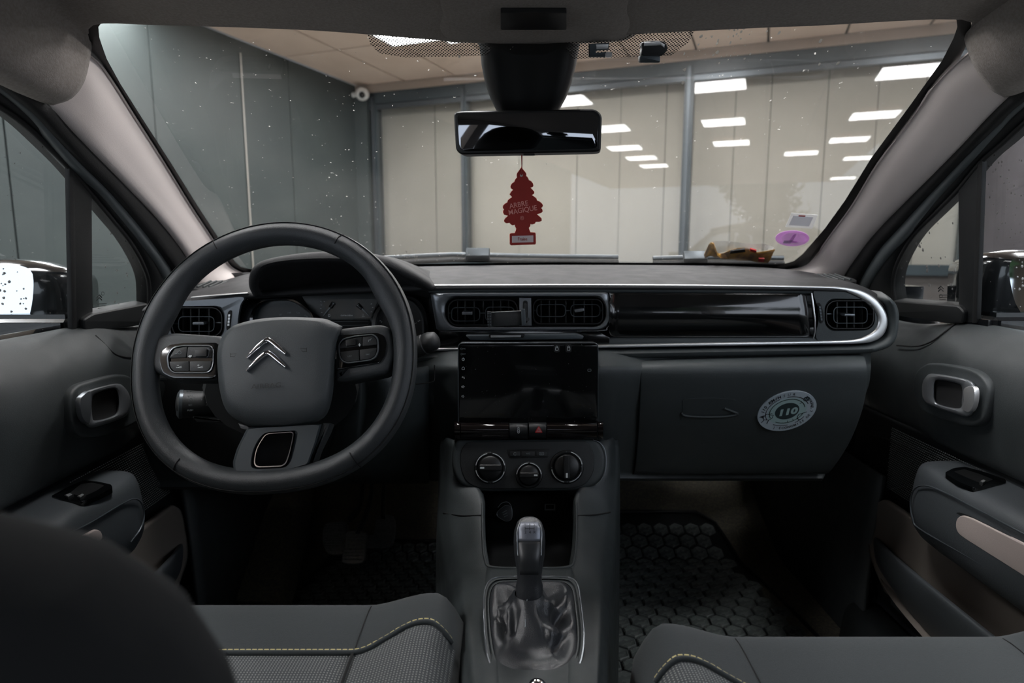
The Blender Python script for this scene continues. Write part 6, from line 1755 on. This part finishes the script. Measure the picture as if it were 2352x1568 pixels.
cols_ = [crv([r[k] for r in rgs], 3) for k in range(72)]
gt_ = loft('gaiter', [[cols_[k][j] for k in range(72)] for j in range(len(cols_[0]))], MT['boot'], GL, True, False, 80)
tube('gaiter_stitch', [P(1213, 1362 + 4, .662), P(1208, 1400, .645), P(1207, 1440, .63)], .0009, MT['graphite'], GL, seg=6)
R_ = []
for y, Y, wpx, dpx in ((1368, .667, 29, 24), (1345, .670, 30, 25), (1335, .671, 27, 24), (1318, .673, 27, 24), (1295, .675, 30, 27), (1270, .677, 33.5, 30), (1245, .680, 35, 32), (1222, .683, 34, 31), (1206, .686, 29, 27), (1199, .688, 22, 20), (1196, .69, 10, 9)):
    c = P(1216, y, Y); k = .00051
    R_.append([c + Vector((wpx * k * math.copysign(abs(math.cos(q)) ** .8, math.cos(q)), dpx * k * math.sin(q), dpx * k * .25 * math.sin(q))) for q in [2 * PI * j / 32 for j in range(32)]])
kb = loft('knob', [crv([r[j] for r in R_], 1) for j in range(0)] or R_, MT['boot'], GL, True, True, 70)
KP = Pl(P(1216, 1220, .6645), (0, -.80, .60))
MT['knob_plate'] = mat('knob_top_plate', (118, 122, 132), .42, metal=.4)
MT['knob_face'] = mat('knob_face', (40, 42, 44), .4)
rw = []
for f_, hh in ((0, -.010), (.1, -.0035), (.3, -.0005), (.6, .0), (1, -.0005)):
    y = 1198 + 44 * f_
    wx = 20 + 7 * min(1, f_ * 3)
    rw.append([KP.pt(1216 + wx * s_, y, hh - .0035 * abs(s_) ** 3 + .002) for s_ in (-1, -.7, -.3, 0, .3, .7, 1)])
patch('top_plate', rw, MT['knob_plate'], GL, 3, 3, .003, -1)
rw = []
for f_, hh in ((0, .0015), (.3, .0035), (.6, .0025), (1, -.004)):
    y = 1242 + 78 * f_
    rw.append([KP.pt(1216 + (27 - 5 * f_) * s_, y, hh - .0035 * abs(s_) ** 3) for s_ in (-1, -.7, -.3, 0, .3, .7, 1)])
patch('front_face', rw, MT['knob_face'], GL, 3, 3, .004, -1)
for s_ in (-1, 1):
    tube('knob_trim', crv([KP.pt(1216 + s_ * 23, 1203, -.003), KP.pt(1216 + s_ * 28, 1220, -.001), KP.pt(1216 + s_ * 28, 1245, -.001), KP.pt(1216 + s_ * 26.5, 1275, -.001)], 4), .0008, MT['satin'], GL, seg=6)
KT = KP.shifted(.0028)
for i, (a, b) in enumerate((('1', '2'), ('3', '4'), ('5', 'R'))):
    x = 1206 + 10.5 * i
    text('lettering', a, KT, x, 1204, 6.0, MT['ink'], GL, .0, 0, 1, .01)
    text('lettering', b, KT, x + .8, 1222, 6.0, MT['ink'], GL, .0, 0, 1, .01)
    stroke('pattern_line', KT, [(x, 1208.5), (x, 1217.5)], 1.1, MT['ink'], GL, .0)
stroke('pattern_line', KT, [(1206, 1213), (1227, 1213)], 1.1, MT['ink'], GL, .0)
hb_ = tag(ball('handbrake_button', P(1234, 1583, .54), (.010, .010, .010), MT['chrome'], None), 'chrome round button at the rear edge of the gear lever frame', 'button')
